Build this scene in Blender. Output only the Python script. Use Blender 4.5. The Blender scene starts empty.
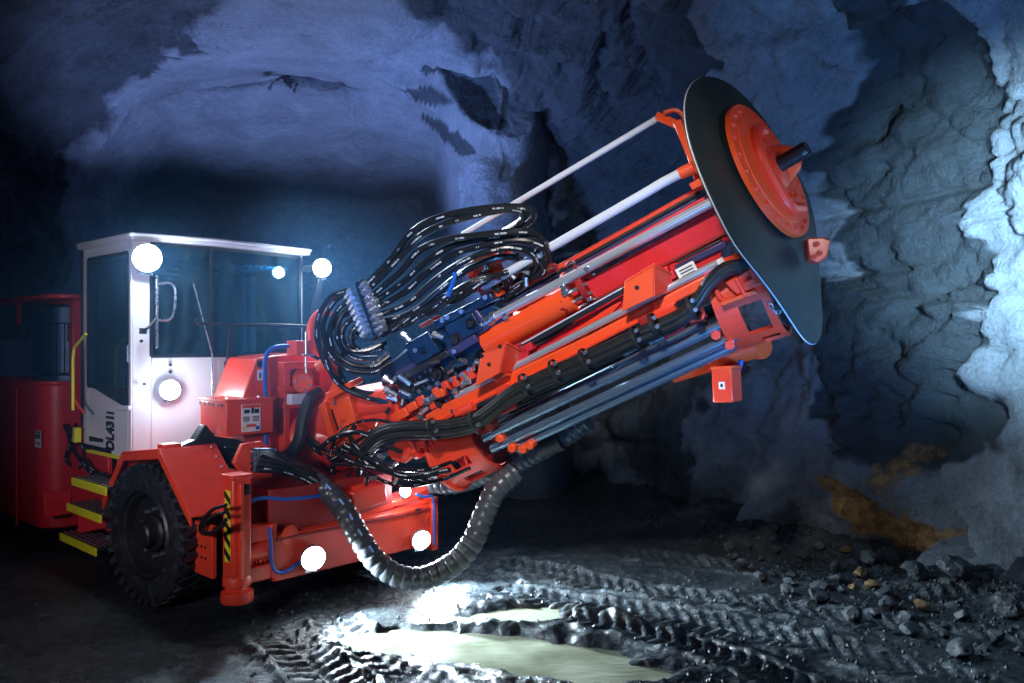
import bpy, bmesh, math, random
from mathutils import Vector, Matrix, noise as mn
random.seed(7)
SC = bpy.context.scene
COL = SC.collection
V3 = Vector

# ------------------------------------------------------------------ camera
CAMZ = 2.1
FPX = 820.0                      # focal length in pixels of the 1024 x 683 frame
cam_d = bpy.data.cameras.new('camera')
cam_d.sensor_width = 36.0
cam_d.lens = FPX / 1024 * 36.0
cam_d.clip_end = 200
cam = bpy.data.objects.new('camera', cam_d)
cam.location = (0, 0, CAMZ)
cam.rotation_euler = (math.pi / 2, 0, 0)
COL.objects.link(cam)
SC.camera = cam

# ------------------------------------------------------------------ world, exposure
SC.view_settings.view_transform = 'Standard'
SC.view_settings.look = 'None'
SC.view_settings.gamma = 1.0
SC.view_settings.use_curve_mapping = False
SC.view_settings.exposure = 0.0
wd = bpy.data.worlds.new('underground_dark'); SC.world = wd
wd.use_nodes = True
wd.node_tree.nodes['Background'].inputs[0].default_value = (0.02, 0.10, 0.32, 1)
wd.node_tree.nodes['Background'].inputs[1].default_value = 0.06

# ------------------------------------------------------------------ lights out of view
def spot(name, loc, target, power, color, size=0.3, angle=50, blend=0.6):
    d = bpy.data.lights.new(name, 'SPOT'); d.energy = power; d.color = color
    d.shadow_soft_size = size; d.spot_size = math.radians(angle); d.spot_blend = blend
    o = bpy.data.objects.new(name, d); COL.objects.link(o)
    o.location = loc
    o.rotation_euler = (V3(target) - V3(loc)).to_track_quat('-Z', 'Y').to_euler()
    return o
def area(name, loc, target, power, color, sx, sy, spread=140):
    d = bpy.data.lights.new(name, 'AREA'); d.energy = power; d.color = color
    d.shape = 'RECTANGLE'; d.size = sx; d.size_y = sy; d.spread = math.radians(spread)
    o = bpy.data.objects.new(name, d); COL.objects.link(o)
    o.location = loc
    o.rotation_euler = (V3(target) - V3(loc)).to_track_quat('-Z', 'Y').to_euler()
    return o
# unseen floods: boom key from above, others added to brighten collar and cab
spot('boom_flood', (-0.7, 1.4, 4.7), (0.30, 6.4, 2.30), 1350, (1.0, 0.92, 0.84), 0.22, 42, 0.8)
spot('collar_fill', (3.3, 1.4, 3.4), (1.75, 5.45, 3.15), 170, (1.0, 0.90, 0.82), 0.2, 24, 0.8)
spot('carrier_fill', (-3.2, 1.6, 2.3), (-2.55, 7.3, 1.7), 500, (0.94, 0.87, 1.0), 0.4, 54, 0.95)
# unseen light from the right on the wall, with blue washes added
spot('side_wall_flood', (2.9, 4.1, 2.8), (4.6, 6.7, 3.0), 2600, (0.54, 0.84, 1.0), 0.2, 66, 1.0)
spot('side_wall_wash', (2.3, 3.4, 0.8), (2.6, 8.6, 4.4), 620, (0.12, 0.40, 1.0), 0.4, 75, 0.9)
spot('blue_wash', (0.3, 2.8, 0.9), (0.5, 6.6, 2.1), 130, (0.12, 0.42, 1.0), 0.3, 60, 0.9)
# lights behind the cab thrown up at roof and pillar, plus unseen washes
spot('roof_flood', (-3.4, 10.6, 2.0), (-2.9, 11.0, 5.6), 760, (0.36, 0.48, 1.0), 0.2, 112, 0.5)
spot('pillar_flood', (-2.4, 9.6, 1.6), (-0.3, 10.9, 4.4), 620, (0.20, 0.40, 1.0), 0.3, 85, 0.9)
spot('roof_wash', (-2.0, 4.6, 1.2), (-1.0, 9.2, 5.8), 150, (0.08, 0.28, 1.0), 0.5, 80, 0.9)
spot('face_wash', (-3.6, 10.4, 1.8), (-4.0, 16, 3.8), 60, (0.10, 0.50, 1.0), 0.4, 110, 0.9)
# unseen rim light added so the hose edges catch blue-white highlights
spot('rim_light', (-2.3, 9.4, 4.7), (-0.5, 6.8, 2.3), 2300, (0.62, 0.82, 1.0), 0.10, 62, 0.8)

# ------------------------------------------------------------------ frames of reference
def norm(v): return V3(v).normalized()
CAM = V3((0, 0, CAMZ))
def ray(px, py): return V3(((px - 512) / FPX, 1.0, -(py - 341.5) / FPX))
def at(px, py, depth): return CAM + ray(px, py) * depth          # point seen at a pixel, at a given distance
def hit(px, py, p0, nrm):
    r = ray(px, py); t = (V3(p0) - CAM).dot(nrm) / r.dot(nrm)
    return CAM + r * t
def ground(px, py, z=0.0): return hit(px, py, (0, 0, z), V3((0, 0, 1)))
# carrier: f forward, s across to its far side, z up
O = V3((-2.94, 6.56, 0)); FF = norm((0.735, -0.68, 0)); SS = norm((0.68, 0.735, 0)); ZZ = V3((0, 0, 1))
def Vw(f, s, z): return O + FF * f + SS * s + ZZ * z
def onS(px, py, s): return hit(px, py, Vw(0, s, 0), SS)
def onF(px, py, f): return hit(px, py, Vw(f, 0, 0), FF)
def onZ(px, py, z): return ground(px, py, z)
def loc(p):
    d = p - O; return d.dot(FF), d.dot(SS), d.z
# drill feed: U along, W upward across, N towards the viewer
UU = norm((0.80, -0.43, 0.42)); NN = V3((-0.374, -0.902, -0.211)); NN = norm(NN - UU * NN.dot(UU)); WW = norm(NN.cross(UU))
if WW.z < 0: WW = -WW
P0 = at(400, 390, 7.0)
def Fw(u, w, n): return P0 + UU * u + WW * w + NN * n
def fp(px, py, n=0.0): return hit(px, py, Fw(0, 0, n), NN)
def floc(p):
    d = p - P0; return d.dot(UU), d.dot(WW), d.dot(NN)

# ------------------------------------------------------------------ materials
def new_mat(name):
    m = bpy.data.materials.new(name); m.use_nodes = True
    nt = m.node_tree; b = nt.nodes['Principled BSDF']
    return m, nt, b
def nd(nt, t, **kw):
    n = nt.nodes.new(t)
    for k, v in kw.items(): setattr(n, k, v)
    return n
def mat(name, col, rough=0.45, metal=0.0, dirt=0.25, dcol=(0.03, 0.03, 0.03), scale=6.0, coat=0.0, bump=0.0, rvar=0.15):
    m, nt, b = new_mat(name)
    tc = nd(nt, 'ShaderNodeNewGeometry')
    n1 = nd(nt, 'ShaderNodeTexNoise'); n1.inputs['Scale'].default_value = scale; n1.inputs['Detail'].default_value = 6; n1.inputs['Roughness'].default_value = 0.65
    nt.links.new(tc.outputs['Position'], n1.inputs['Vector'])
    r = nd(nt, 'ShaderNodeValToRGB'); r.color_ramp.elements[0].position = 0.52; r.color_ramp.elements[1].position = 0.75
    nt.links.new(n1.outputs['Fac'], r.inputs['Fac'])
    ml = nd(nt, 'ShaderNodeMath', operation='MULTIPLY'); ml.inputs[1].default_value = dirt
    nt.links.new(r.outputs['Color'], ml.inputs[0])
    mx = nd(nt, 'ShaderNodeMix', data_type='RGBA'); mx.inputs[6].default_value = (*col, 1); mx.inputs[7].default_value = (*dcol, 1)
    nt.links.new(ml.outputs[0], mx.inputs[0])
    nt.links.new(mx.outputs[2], b.inputs['Base Color'])
    mr = nd(nt, 'ShaderNodeMapRange'); mr.inputs[3].default_value = max(0.02, rough - rvar); mr.inputs[4].default_value = min(1, rough + rvar)
    nt.links.new(n1.outputs['Fac'], mr.inputs[0]); nt.links.new(mr.outputs[0], b.inputs['Roughness'])
    b.inputs['Metallic'].default_value = metal
    if coat: b.inputs['Coat Weight'].default_value = coat; b.inputs['Coat Roughness'].default_value = 0.2
    if bump:
        bp = nd(nt, 'ShaderNodeBump'); bp.inputs['Strength'].default_value = bump; bp.inputs['Distance'].default_value = 0.01
        n2 = nd(nt, 'ShaderNodeTexNoise'); n2.inputs['Scale'].default_value = scale * 8; n2.inputs['Detail'].default_value = 4
        nt.links.new(tc.outputs['Position'], n2.inputs['Vector'])
        nt.links.new(n2.outputs['Fac'], bp.inputs['Height']); nt.links.new(bp.outputs['Normal'], b.inputs['Normal'])
    return m
RED = mat('red_paint', (0.80, 0.055, 0.024), 0.42, dirt=0.35, dcol=(0.16, 0.02, 0.012), coat=0.3)
ORG = mat('orange_red_paint', (0.86, 0.085, 0.018), 0.40, dirt=0.2, dcol=(0.3, 0.03, 0.01), coat=0.3)
CRIM = mat('crimson_paint', (0.62, 0.018, 0.03), 0.42, dirt=0.4, dcol=(0.12, 0.006, 0.01), coat=0.2)
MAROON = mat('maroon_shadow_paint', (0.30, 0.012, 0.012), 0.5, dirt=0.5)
STEELB = mat('dark_blue_steel', (0.010, 0.042, 0.095), 0.32, metal=0.45, dirt=0.5, dcol=(0.01, 0.015, 0.03), scale=12, bump=0.25)
BLACK = mat('black_steel', (0.012, 0.014, 0.018), 0.45, dirt=0.3, dcol=(0.04, 0.045, 0.05), scale=14)
RUB = mat('black_rubber', (0.010, 0.012, 0.014), 0.42, dirt=0.35, dcol=(0.035, 0.04, 0.045), scale=9, bump=0.15)
COLLAR = mat('matte_collar_rubber', (0.016, 0.028, 0.030), 0.55, dirt=0.45, dcol=(0.035, 0.05, 0.055), scale=3)
SLEEVE = mat('grey_spiral_sleeve', (0.060, 0.068, 0.080), 0.30, dirt=0.3, dcol=(0.02, 0.022, 0.026), scale=9)
TYRE = mat('tyre_rubber', (0.014, 0.017, 0.022), 0.5, dirt=0.7, dcol=(0.07, 0.085, 0.10), scale=14, bump=0.4)
CHROME = mat('chromed_rod', (0.70, 0.76, 0.86), 0.24, metal=0.68, dirt=0.1, dcol=(0.3, 0.33, 0.36), rvar=0.02)
ROD = mat('steel_drill_rod', (0.24, 0.35, 0.50), 0.24, metal=0.78, dirt=0.3, dcol=(0.2, 0.2, 0.15), rvar=0.02)
PALE = mat('pale_plastic_tube', (0.55, 0.60, 0.70), 0.35, dirt=0.2, dcol=(0.4, 0.42, 0.45))
WHITE = mat('white_cab_paint', (0.72, 0.72, 0.78), 0.35, dirt=0.22, dcol=(0.45, 0.46, 0.5), scale=3, coat=0.4)
YEL = mat('reflective_yellow', (0.80, 0.74, 0.03), 0.4, dirt=0.25, dcol=(0.4, 0.36, 0.02))
BLUEH = mat('blue_hose', (0.01, 0.11, 0.50), 0.4, dirt=0.2)
FIT = mat('zinc_fitting', (0.55, 0.62, 0.72), 0.28, metal=0.9, dirt=0.35, dcol=(0.2, 0.22, 0.25), scale=20)
STICK = mat('white_sticker', (0.80, 0.80, 0.80), 0.5, dirt=0.15, dcol=(0.5, 0.5, 0.5), scale=20)
INK = mat('black_ink', (0.01, 0.01, 0.012), 0.5, dirt=0.0)
PURP = mat('violet_anodised_bar', (0.06, 0.055, 0.15), 0.35, metal=0.4, dirt=0.3)
SEATM = mat('seat_fabric', (0.03, 0.035, 0.045), 0.8, dirt=0.2)

def glass_mat():
    m, nt, b = new_mat('tinted_cab_glass')
    out = nt.nodes['Material Output']
    tr = nd(nt, 'ShaderNodeBsdfTransparent'); tr.inputs[0].default_value = (0.26, 0.56, 0.68, 1)
    gl = nd(nt, 'ShaderNodeBsdfGlossy'); gl.inputs['Roughness'].default_value = 0.04; gl.inputs['Color'].default_value = (0.75, 0.95, 1, 1)
    fr = nd(nt, 'ShaderNodeLayerWeight'); fr.inputs['Blend'].default_value = 0.22
    n1 = nd(nt, 'ShaderNodeTexNoise'); n1.inputs['Scale'].default_value = 4
    df = nd(nt, 'ShaderNodeBsdfDiffuse'); df.inputs[0].default_value = (0.10, 0.20, 0.24, 1)
    r = nd(nt, 'ShaderNodeMapRange'); r.inputs[1].default_value = 0.4; r.inputs[2].default_value = 0.8; r.inputs[3].default_value = 0.05; r.inputs[4].default_value = 0.3
    nt.links.new(n1.outputs['Fac'], r.inputs[0])
    m1 = nd(nt, 'ShaderNodeMixShader'); nt.links.new(r.outputs[0], m1.inputs[0]); nt.links.new(tr.outputs[0], m1.inputs[1]); nt.links.new(df.outputs[0], m1.inputs[2])
    m2 = nd(nt, 'ShaderNodeMixShader'); nt.links.new(fr.outputs['Fresnel'], m2.inputs[0]); nt.links.new(m1.outputs[0], m2.inputs[1]); nt.links.new(gl.outputs[0], m2.inputs[2])
    nt.links.new(m2.outputs[0], out.inputs['Surface'])
    return m
GLASS = glass_mat()
def emit(name, col, s):
    m, nt, b = new_mat(name)
    b.inputs['Base Color'].default_value = (0.9, 0.9, 0.9, 1)
    b.inputs['Emission Color'].default_value = (*col, 1); b.inputs['Emission Strength'].default_value = s
    return m
LENS = emit('lit_lamp_lens', (0.80, 0.92, 1.0), 60)

def hose_mat():
    # black hose with broken white lettering along one side; hose_uv = (metres along, angle 0..1)
    m, nt, b = new_mat('printed_black_hose')
    at_ = nd(nt, 'ShaderNodeAttribute'); at_.attribute_name = 'hose_uv'
    sp = nd(nt, 'ShaderNodeSeparateXYZ'); nt.links.new(at_.outputs['Vector'], sp.inputs[0])
    n1 = nd(nt, 'ShaderNodeTexNoise', noise_dimensions='1D'); n1.inputs['Scale'].default_value = 7; n1.inputs['Detail'].default_value = 1
    nt.links.new(sp.outputs[0], n1.inputs['W'])
    g1 = nd(nt, 'ShaderNodeMath', operation='GREATER_THAN'); g1.inputs[1].default_value = 0.57; nt.links.new(n1.outputs['Fac'], g1.inputs[0])
    n2 = nd(nt, 'ShaderNodeTexNoise', noise_dimensions='1D'); n2.inputs['Scale'].default_value = 70; n2.inputs['Detail'].default_value = 1
    nt.links.new(sp.outputs[0], n2.inputs['W'])
    g2 = nd(nt, 'ShaderNodeMath', operation='GREATER_THAN'); g2.inputs[1].default_value = 0.44; nt.links.new(n2.outputs['Fac'], g2.inputs[0])
    c = nd(nt, 'ShaderNodeMath', operation='COMPARE'); c.inputs[1].default_value = 0.5; c.inputs[2].default_value = 0.04
    nt.links.new(sp.outputs[1], c.inputs[0])
    a = nd(nt, 'ShaderNodeMath', operation='MULTIPLY'); nt.links.new(g1.outputs[0], a.inputs[0]); nt.links.new(g2.outputs[0], a.inputs[1])
    a2 = nd(nt, 'ShaderNodeMath', operation='MULTIPLY'); nt.links.new(a.outputs[0], a2.inputs[0]); nt.links.new(c.outputs[0], a2.inputs[1])
    mx = nd(nt, 'ShaderNodeMix', data_type='RGBA'); mx.inputs[6].default_value = (0.010, 0.013, 0.018, 1); mx.inputs[7].default_value = (0.50, 0.54, 0.6, 1)
    nt.links.new(a2.outputs[0], mx.inputs[0]); nt.links.new(mx.outputs[2], b.inputs['Base Color'])
    b.inputs['Roughness'].default_value = 0.26
    return m
HOSE = hose_mat()

# ------------------------------------------------------------------ mesh helpers
class G:
    def __init__(self): self.v = []; self.f = []; self.uv = None
    def add(self, vs, fs, uv=None):
        o = len(self.v)
        if uv is not None and self.uv is None: self.uv = [(0, 0)] * o
        self.v += [V3(p) for p in vs]; self.f += [tuple(i + o for i in q) for q in fs]
        if self.uv is not None: self.uv += (uv if uv is not None else [(0, 0)] * len(vs))
        return self
    def hexa(self, p):      # 8 points: bottom loop 0-3, top loop 4-7
        return self.add(p, [(3, 2, 1, 0), (4, 5, 6, 7), (0, 1, 5, 4), (1, 2, 6, 5), (2, 3, 7, 6), (3, 0, 4, 7)])
    def box(self, c, ax, ay, az, hx, hy, hz):
        c = V3(c); a = V3(ax) * hx; b = V3(ay) * hy; d = V3(az) * hz
        return self.hexa([c - a - b - d, c + a - b - d, c + a + b - d, c - a + b - d, c - a - b + d, c + a - b + d, c + a + b + d, c - a + b + d])
    def vbox(self, f0, f1, s0, s1, z0, z1):
        return self.box(Vw((f0 + f1) / 2, (s0 + s1) / 2, (z0 + z1) / 2), FF, SS, ZZ, abs(f1 - f0) / 2, abs(s1 - s0) / 2, abs(z1 - z0) / 2)
    def fbox(self, u0, u1, w0, w1, n0, n1):
        return self.box(Fw((u0 + u1) / 2, (w0 + w1) / 2, (n0 + n1) / 2), UU, WW, NN, abs(u1 - u0) / 2, abs(w1 - w0) / 2, abs(n1 - n0) / 2)
    def bar(self, p0, p1, up, hw, hh):
        p0 = V3(p0); p1 = V3(p1); d = (p1 - p0); L = d.length; d.normalize()
        side = d.cross(V3(up)).normalized(); u2 = side.cross(d).normalized()
        return self.box((p0 + p1) / 2, d, side, u2, L / 2, hw, hh)
    def prism(self, poly, off):      # polygon of points pushed through by the vector off
        n = len(poly); off = V3(off)
        vs = [V3(p) for p in poly] + [V3(p) + off for p in poly]
        fs = [tuple(range(n - 1, -1, -1)), tuple(range(n, 2 * n))] + [(i, (i + 1) % n, n + (i + 1) % n, n + i) for i in range(n)]
        return self.add(vs, fs)
    def lathe(self, o, axis, prof, n=32, a0=0.0, a1=2 * math.pi, ref=None, close=False):
        o = V3(o); ax = norm(axis); r = V3(ref) if ref is not None else V3((0.13, 0.31, 0.94))
        e1 = (r - ax * r.dot(ax)).normalized(); e2 = ax.cross(e1)
        full = abs(a1 - a0 - 2 * math.pi) < 1e-6; m = n if full else n + 1
        vs = []
        for i in range(m):
            t = a0 + (a1 - a0) * i / n; d = e1 * math.cos(t) + e2 * math.sin(t)
            for (rr, h) in prof: vs.append(o + d * rr + ax * h)
        k = len(prof); fs = []
        for i in range(n):
            j = (i + 1) % m
            for q in range(k - 1 if not close else k):
                q2 = (q + 1) % k
                fs.append((i * k + q, j * k + q, j * k + q2, i * k + q2))
        if not full and close:
            fs.append(tuple(range(k))); fs.append(tuple((m - 1) * k + q for q in range(k - 1, -1, -1)))
        return self.add(vs, fs)
    def cyl(self, p0, p1, r0, r1=None, n=16):
        p0 = V3(p0); p1 = V3(p1); r1 = r0 if r1 is None else r1
        L = (p1 - p0).length
        return self.lathe(p0, p1 - p0, [(1e-5, 0), (r0, 0), (r1, L), (1e-5, L)], n)
    def tube(self, pts, r, n=8, rf=None, step=0.03, smooth=True):
        P = catmull(pts, step) if smooth else [V3(p) for p in pts]
        vs = []; uv = []; L = 0.0; d = (P[1] - P[0]).normalized()
        e = d.orthogonal().normalized()
        # start the seam on the side away from the viewer so the print shows
        tv = (CAM - P[0]); tv = (tv - d * tv.dot(d)).normalized(); e = -tv
        off = random.random() * 5
        m = len(P)
        for i, p in enumerate(P):
            if i: L += (p - P[i - 1]).length
            dn = (P[min(i + 1, m - 1)] - P[max(i - 1, 0)])
            if dn.length > 1e-9: dn.normalize()
            else: dn = d
            e = (e - dn * e.dot(dn)).normalized(); b = dn.cross(e)
            rr = r if rf is None else rf(L, r)
            for k in range(n + 1):
                t = 2 * math.pi * k / n
                vs.append(p + (e * math.cos(t) + b * math.sin(t)) * rr); uv.append((L + off, k / n))
        w = n + 1
        fs = [(i * w + k, i * w + k + 1, (i + 1) * w + k + 1, (i + 1) * w + k) for i in range(m - 1) for k in range(n)]
        fs.append(tuple(range(n - 1, -1, -1))); fs.append(tuple((m - 1) * w + k for k in range(n)))
        return self.add(vs, fs, uv)
    def bolt(self, p, ax, r=0.012, h=0.010, n=6):
        return self.cyl(p, V3(p) + norm(ax) * h, r, r, n)

def catmull(pts, step):
    P = [V3(p) for p in pts]
    if len(P) < 3:
        L = (P[1] - P[0]).length; n = max(1, int(L / step))
        return [P[0].lerp(P[1], i / n) for i in range(n + 1)]
    E = [P[0] * 2 - P[1]] + P + [P[-1] * 2 - P[-2]]
    out = []
    for i in range(1, len(E) - 2):
        a, b, c, d = E[i - 1:i + 3]
        n = max(2, int((c - b).length / step))
        for k in range(n):
            t = k / n; t2 = t * t; t3 = t2 * t
            out.append(0.5 * ((2 * b) + (c - a) * t + (2 * a - 5 * b + 4 * c - d) * t2 + (3 * b - a - 3 * c + d) * t3))
    out.append(P[-1])
    return out

WORLD_LOC = {}
def build(g, name, m, parent=None, label=None, bevel=0.0, smooth=30, kind=None, cat=None, group=None, origin=None):
    me = bpy.data.meshes.new(name)
    if origin is None:
        lo = V3([min(p[i] for p in g.v) for i in range(3)]); hi = V3([max(p[i] for p in g.v) for i in range(3)])
        c = (lo + hi) / 2
        if parent is None: c = V3((c.x, c.y, lo.z))
    else: c = V3(origin)
    me.from_pydata([p - c for p in g.v], [], g.f)
    if g.uv is not None:
        a = me.attributes.new('hose_uv', 'FLOAT_VECTOR', 'POINT')
        a.data.foreach_set('vector', [x for q in g.uv for x in (q[0], q[1], 0.0)])
    bm = bmesh.new(); bm.from_mesh(me); bmesh.ops.recalc_face_normals(bm, faces=bm.faces); bm.to_mesh(me); bm.free()
    if smooth:
        me.polygons.foreach_set('use_smooth', [True] * len(me.polygons))
        me.set_sharp_from_angle(angle=math.radians(smooth))
    me.materials.append(m)
    o = bpy.data.objects.new(name, me); COL.objects.link(o)
    WORLD_LOC[o.name] = c
    if parent is not None:
        o.parent = parent; o.location = c - WORLD_LOC[parent.name]
    else: o.location = c
    if bevel:
        b = o.modifiers.new('bevel', 'BEVEL'); b.width = bevel; b.segments = 2; b.limit_method = 'ANGLE'; b.angle_limit = math.radians(40)
        b.harden_normals = False
    if label: o['label'] = label
    if cat: o['category'] = cat
    if kind: o['kind'] = kind
    if group: o['group'] = group
    return o
def lerp(a, b, t): return a + (b - a) * t
def sst(a, b, x):
    t = max(0.0, min(1.0, (x - a) / (b - a))); return t * t * (3 - 2 * t)
# ------------------------------------------------------------------ the mine: rock shell
def rock_mat(name, dark, pale, ochre=False):
    m, nt, b = new_mat(name)
    geo = nd(nt, 'ShaderNodeNewGeometry'); att = nd(nt, 'ShaderNodeAttribute'); att.attribute_name = 'pale'
    def noise(scale, detail=8, rough=0.6, dist=0.0):
        n = nd(nt, 'ShaderNodeTexNoise'); n.inputs['Scale'].default_value = scale; n.inputs['Detail'].default_value = detail
        n.inputs['Roughness'].default_value = rough; n.inputs['Distortion'].default_value = dist
        nt.links.new(geo.outputs['Position'], n.inputs['Vector']); return n
    n1 = noise(1.7, 9, 0.68, 0.6); n2 = noise(9, 8, 0.7); n3 = noise(26, 6, 0.75)
    # pale sprayed concrete over dark rock, edges broken up by noise
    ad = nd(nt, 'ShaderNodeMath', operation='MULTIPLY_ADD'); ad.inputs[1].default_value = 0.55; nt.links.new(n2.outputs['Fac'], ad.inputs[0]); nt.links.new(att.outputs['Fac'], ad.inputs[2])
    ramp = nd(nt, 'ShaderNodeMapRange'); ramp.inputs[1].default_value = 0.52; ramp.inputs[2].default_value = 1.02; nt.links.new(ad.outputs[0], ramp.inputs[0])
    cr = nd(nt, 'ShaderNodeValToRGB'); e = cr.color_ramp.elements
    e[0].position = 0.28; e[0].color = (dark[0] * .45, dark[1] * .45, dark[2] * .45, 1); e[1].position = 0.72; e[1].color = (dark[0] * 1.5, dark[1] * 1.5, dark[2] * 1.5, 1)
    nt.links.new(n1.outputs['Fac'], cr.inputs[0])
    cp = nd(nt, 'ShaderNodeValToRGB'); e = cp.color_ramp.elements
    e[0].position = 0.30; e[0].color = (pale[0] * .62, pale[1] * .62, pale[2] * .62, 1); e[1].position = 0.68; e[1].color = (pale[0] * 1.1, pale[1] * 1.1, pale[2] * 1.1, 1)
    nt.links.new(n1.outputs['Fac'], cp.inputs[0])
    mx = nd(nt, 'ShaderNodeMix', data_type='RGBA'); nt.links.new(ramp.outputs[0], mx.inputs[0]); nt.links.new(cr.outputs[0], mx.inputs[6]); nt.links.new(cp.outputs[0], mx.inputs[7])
    # speckle of mineral grains
    sp = nd(nt, 'ShaderNodeMapRange'); sp.inputs[1].default_value = 0.35; sp.inputs[2].default_value = 0.7; sp.inputs[3].default_value = 0.78; sp.inputs[4].default_value = 1.18
    nt.links.new(n3.outputs['Fac'], sp.inputs[0])
    mv = nd(nt, 'ShaderNodeVectorMath', operation='SCALE'); nt.links.new(mx.outputs[2], mv.inputs[0]); nt.links.new(sp.outputs[0], mv.inputs['Scale'])
    last = mv.outputs[0]
    if ochre:
        ao = nd(nt, 'ShaderNodeAttribute'); ao.attribute_name = 'ochre'
        k = nd(nt, 'ShaderNodeMath', operation='MULTIPLY_ADD'); k.inputs[1].default_value = 0.7; nt.links.new(n2.outputs['Fac'], k.inputs[0]); nt.links.new(ao.outputs['Fac'], k.inputs[2])
        kr = nd(nt, 'ShaderNodeMapRange'); kr.inputs[1].default_value = 0.70; kr.inputs[2].default_value = 0.98; nt.links.new(k.outputs[0], kr.inputs[0])
        co = nd(nt, 'ShaderNodeValToRGB'); e = co.color_ramp.elements
        e[0].position = 0.35; e[0].color = (0.10, 0.035, 0.012, 1); e[1].position = 0.66; e[1].color = (0.55, 0.33, 0.13, 1)
        nt.links.new(n2.outputs['Fac'], co.inputs[0])
        m2 = nd(nt, 'ShaderNodeMix', data_type='RGBA'); nt.links.new(kr.outputs[0], m2.inputs[0]); nt.links.new(last, m2.inputs[6]); nt.links.new(co.outputs[0], m2.inputs[7])
        last = m2.outputs[2]
    nt.links.new(last, b.inputs['Base Color'])
    rr = nd(nt, 'ShaderNodeMapRange'); rr.inputs[3].default_value = 0.40; rr.inputs[4].default_value = 0.85; nt.links.new(n2.outputs['Fac'], rr.inputs[0]); nt.links.new(rr.outputs[0], b.inputs['Roughness'])
    bs = nd(nt, 'ShaderNodeMath', operation='MULTIPLY_ADD'); bs.inputs[1].default_value = 0.34; nt.links.new(n3.outputs['Fac'], bs.inputs[0]); nt.links.new(n2.outputs['Fac'], bs.inputs[2])
    bp = nd(nt, 'ShaderNodeBump'); bp.inputs['Strength'].default_value = 0.85; bp.inputs['Distance'].default_value = 0.085
    nt.links.new(bs.outputs[0], bp.inputs['Height']); nt.links.new(bp.outputs['Normal'], b.inputs['Normal'])
    return m
ROCK = rock_mat('drift_rock', (0.040, 0.056, 0.074), (0.25, 0.30, 0.37), True)  # both tones tinted blue to carry the blue light on the rock

def project(p):
    d = max(p.y, 0.3); return 512 + FPX * p.x / d, 341.5 - FPX * (p.z - CAMZ) / d
def blob(px, py, cx, cy, rx, ry, ang=0.0):
    c = math.cos(math.radians(ang)); s = math.sin(math.radians(ang)); x = px - cx; y = py - cy
    a = (x * c + y * s) / rx; b = (-x * s + y * c) / ry
    return 1.0 - math.sqrt(a * a + b * b)          # >0 inside
def segd(px, py, x0, y0, x1, y1):
    dx = x1 - x0; dy = y1 - y0; t = max(0, min(1, ((px - x0) * dx + (py - y0) * dy) / (dx * dx + dy * dy)))
    return math.hypot(px - x0 - t * dx, py - y0 - t * dy), t
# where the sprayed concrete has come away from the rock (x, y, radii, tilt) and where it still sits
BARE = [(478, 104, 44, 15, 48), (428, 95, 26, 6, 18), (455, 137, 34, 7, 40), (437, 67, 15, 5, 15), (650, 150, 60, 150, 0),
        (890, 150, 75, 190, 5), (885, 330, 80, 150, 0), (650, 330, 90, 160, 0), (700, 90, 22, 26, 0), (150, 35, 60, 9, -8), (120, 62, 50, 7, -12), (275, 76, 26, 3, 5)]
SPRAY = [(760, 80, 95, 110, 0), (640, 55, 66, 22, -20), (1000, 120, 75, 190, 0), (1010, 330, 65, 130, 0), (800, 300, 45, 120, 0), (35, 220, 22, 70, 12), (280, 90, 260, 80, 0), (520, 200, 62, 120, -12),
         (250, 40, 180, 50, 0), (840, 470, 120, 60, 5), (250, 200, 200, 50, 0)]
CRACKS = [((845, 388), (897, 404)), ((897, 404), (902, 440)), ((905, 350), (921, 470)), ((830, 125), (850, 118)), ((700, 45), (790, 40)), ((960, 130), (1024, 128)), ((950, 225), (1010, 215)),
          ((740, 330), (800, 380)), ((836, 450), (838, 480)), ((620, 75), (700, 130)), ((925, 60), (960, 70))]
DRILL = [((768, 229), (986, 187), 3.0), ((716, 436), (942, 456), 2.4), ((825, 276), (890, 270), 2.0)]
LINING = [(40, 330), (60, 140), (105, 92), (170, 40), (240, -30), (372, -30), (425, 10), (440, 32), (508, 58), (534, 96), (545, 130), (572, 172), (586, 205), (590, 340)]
def polyd(x, y, P):                    # signed distance to an outline, positive inside
    d = 1e9; ins = False; n = len(P)
    for i in range(n):
        a = P[i]; b = P[(i + 1) % n]; d = min(d, segd(x, y, *a, *b)[0])
        if (a[1] > y) != (b[1] > y) and x < (b[0] - a[0]) * (y - a[1]) / (b[1] - a[1]) + a[0]: ins = not ins
    return d if ins else -d
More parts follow.
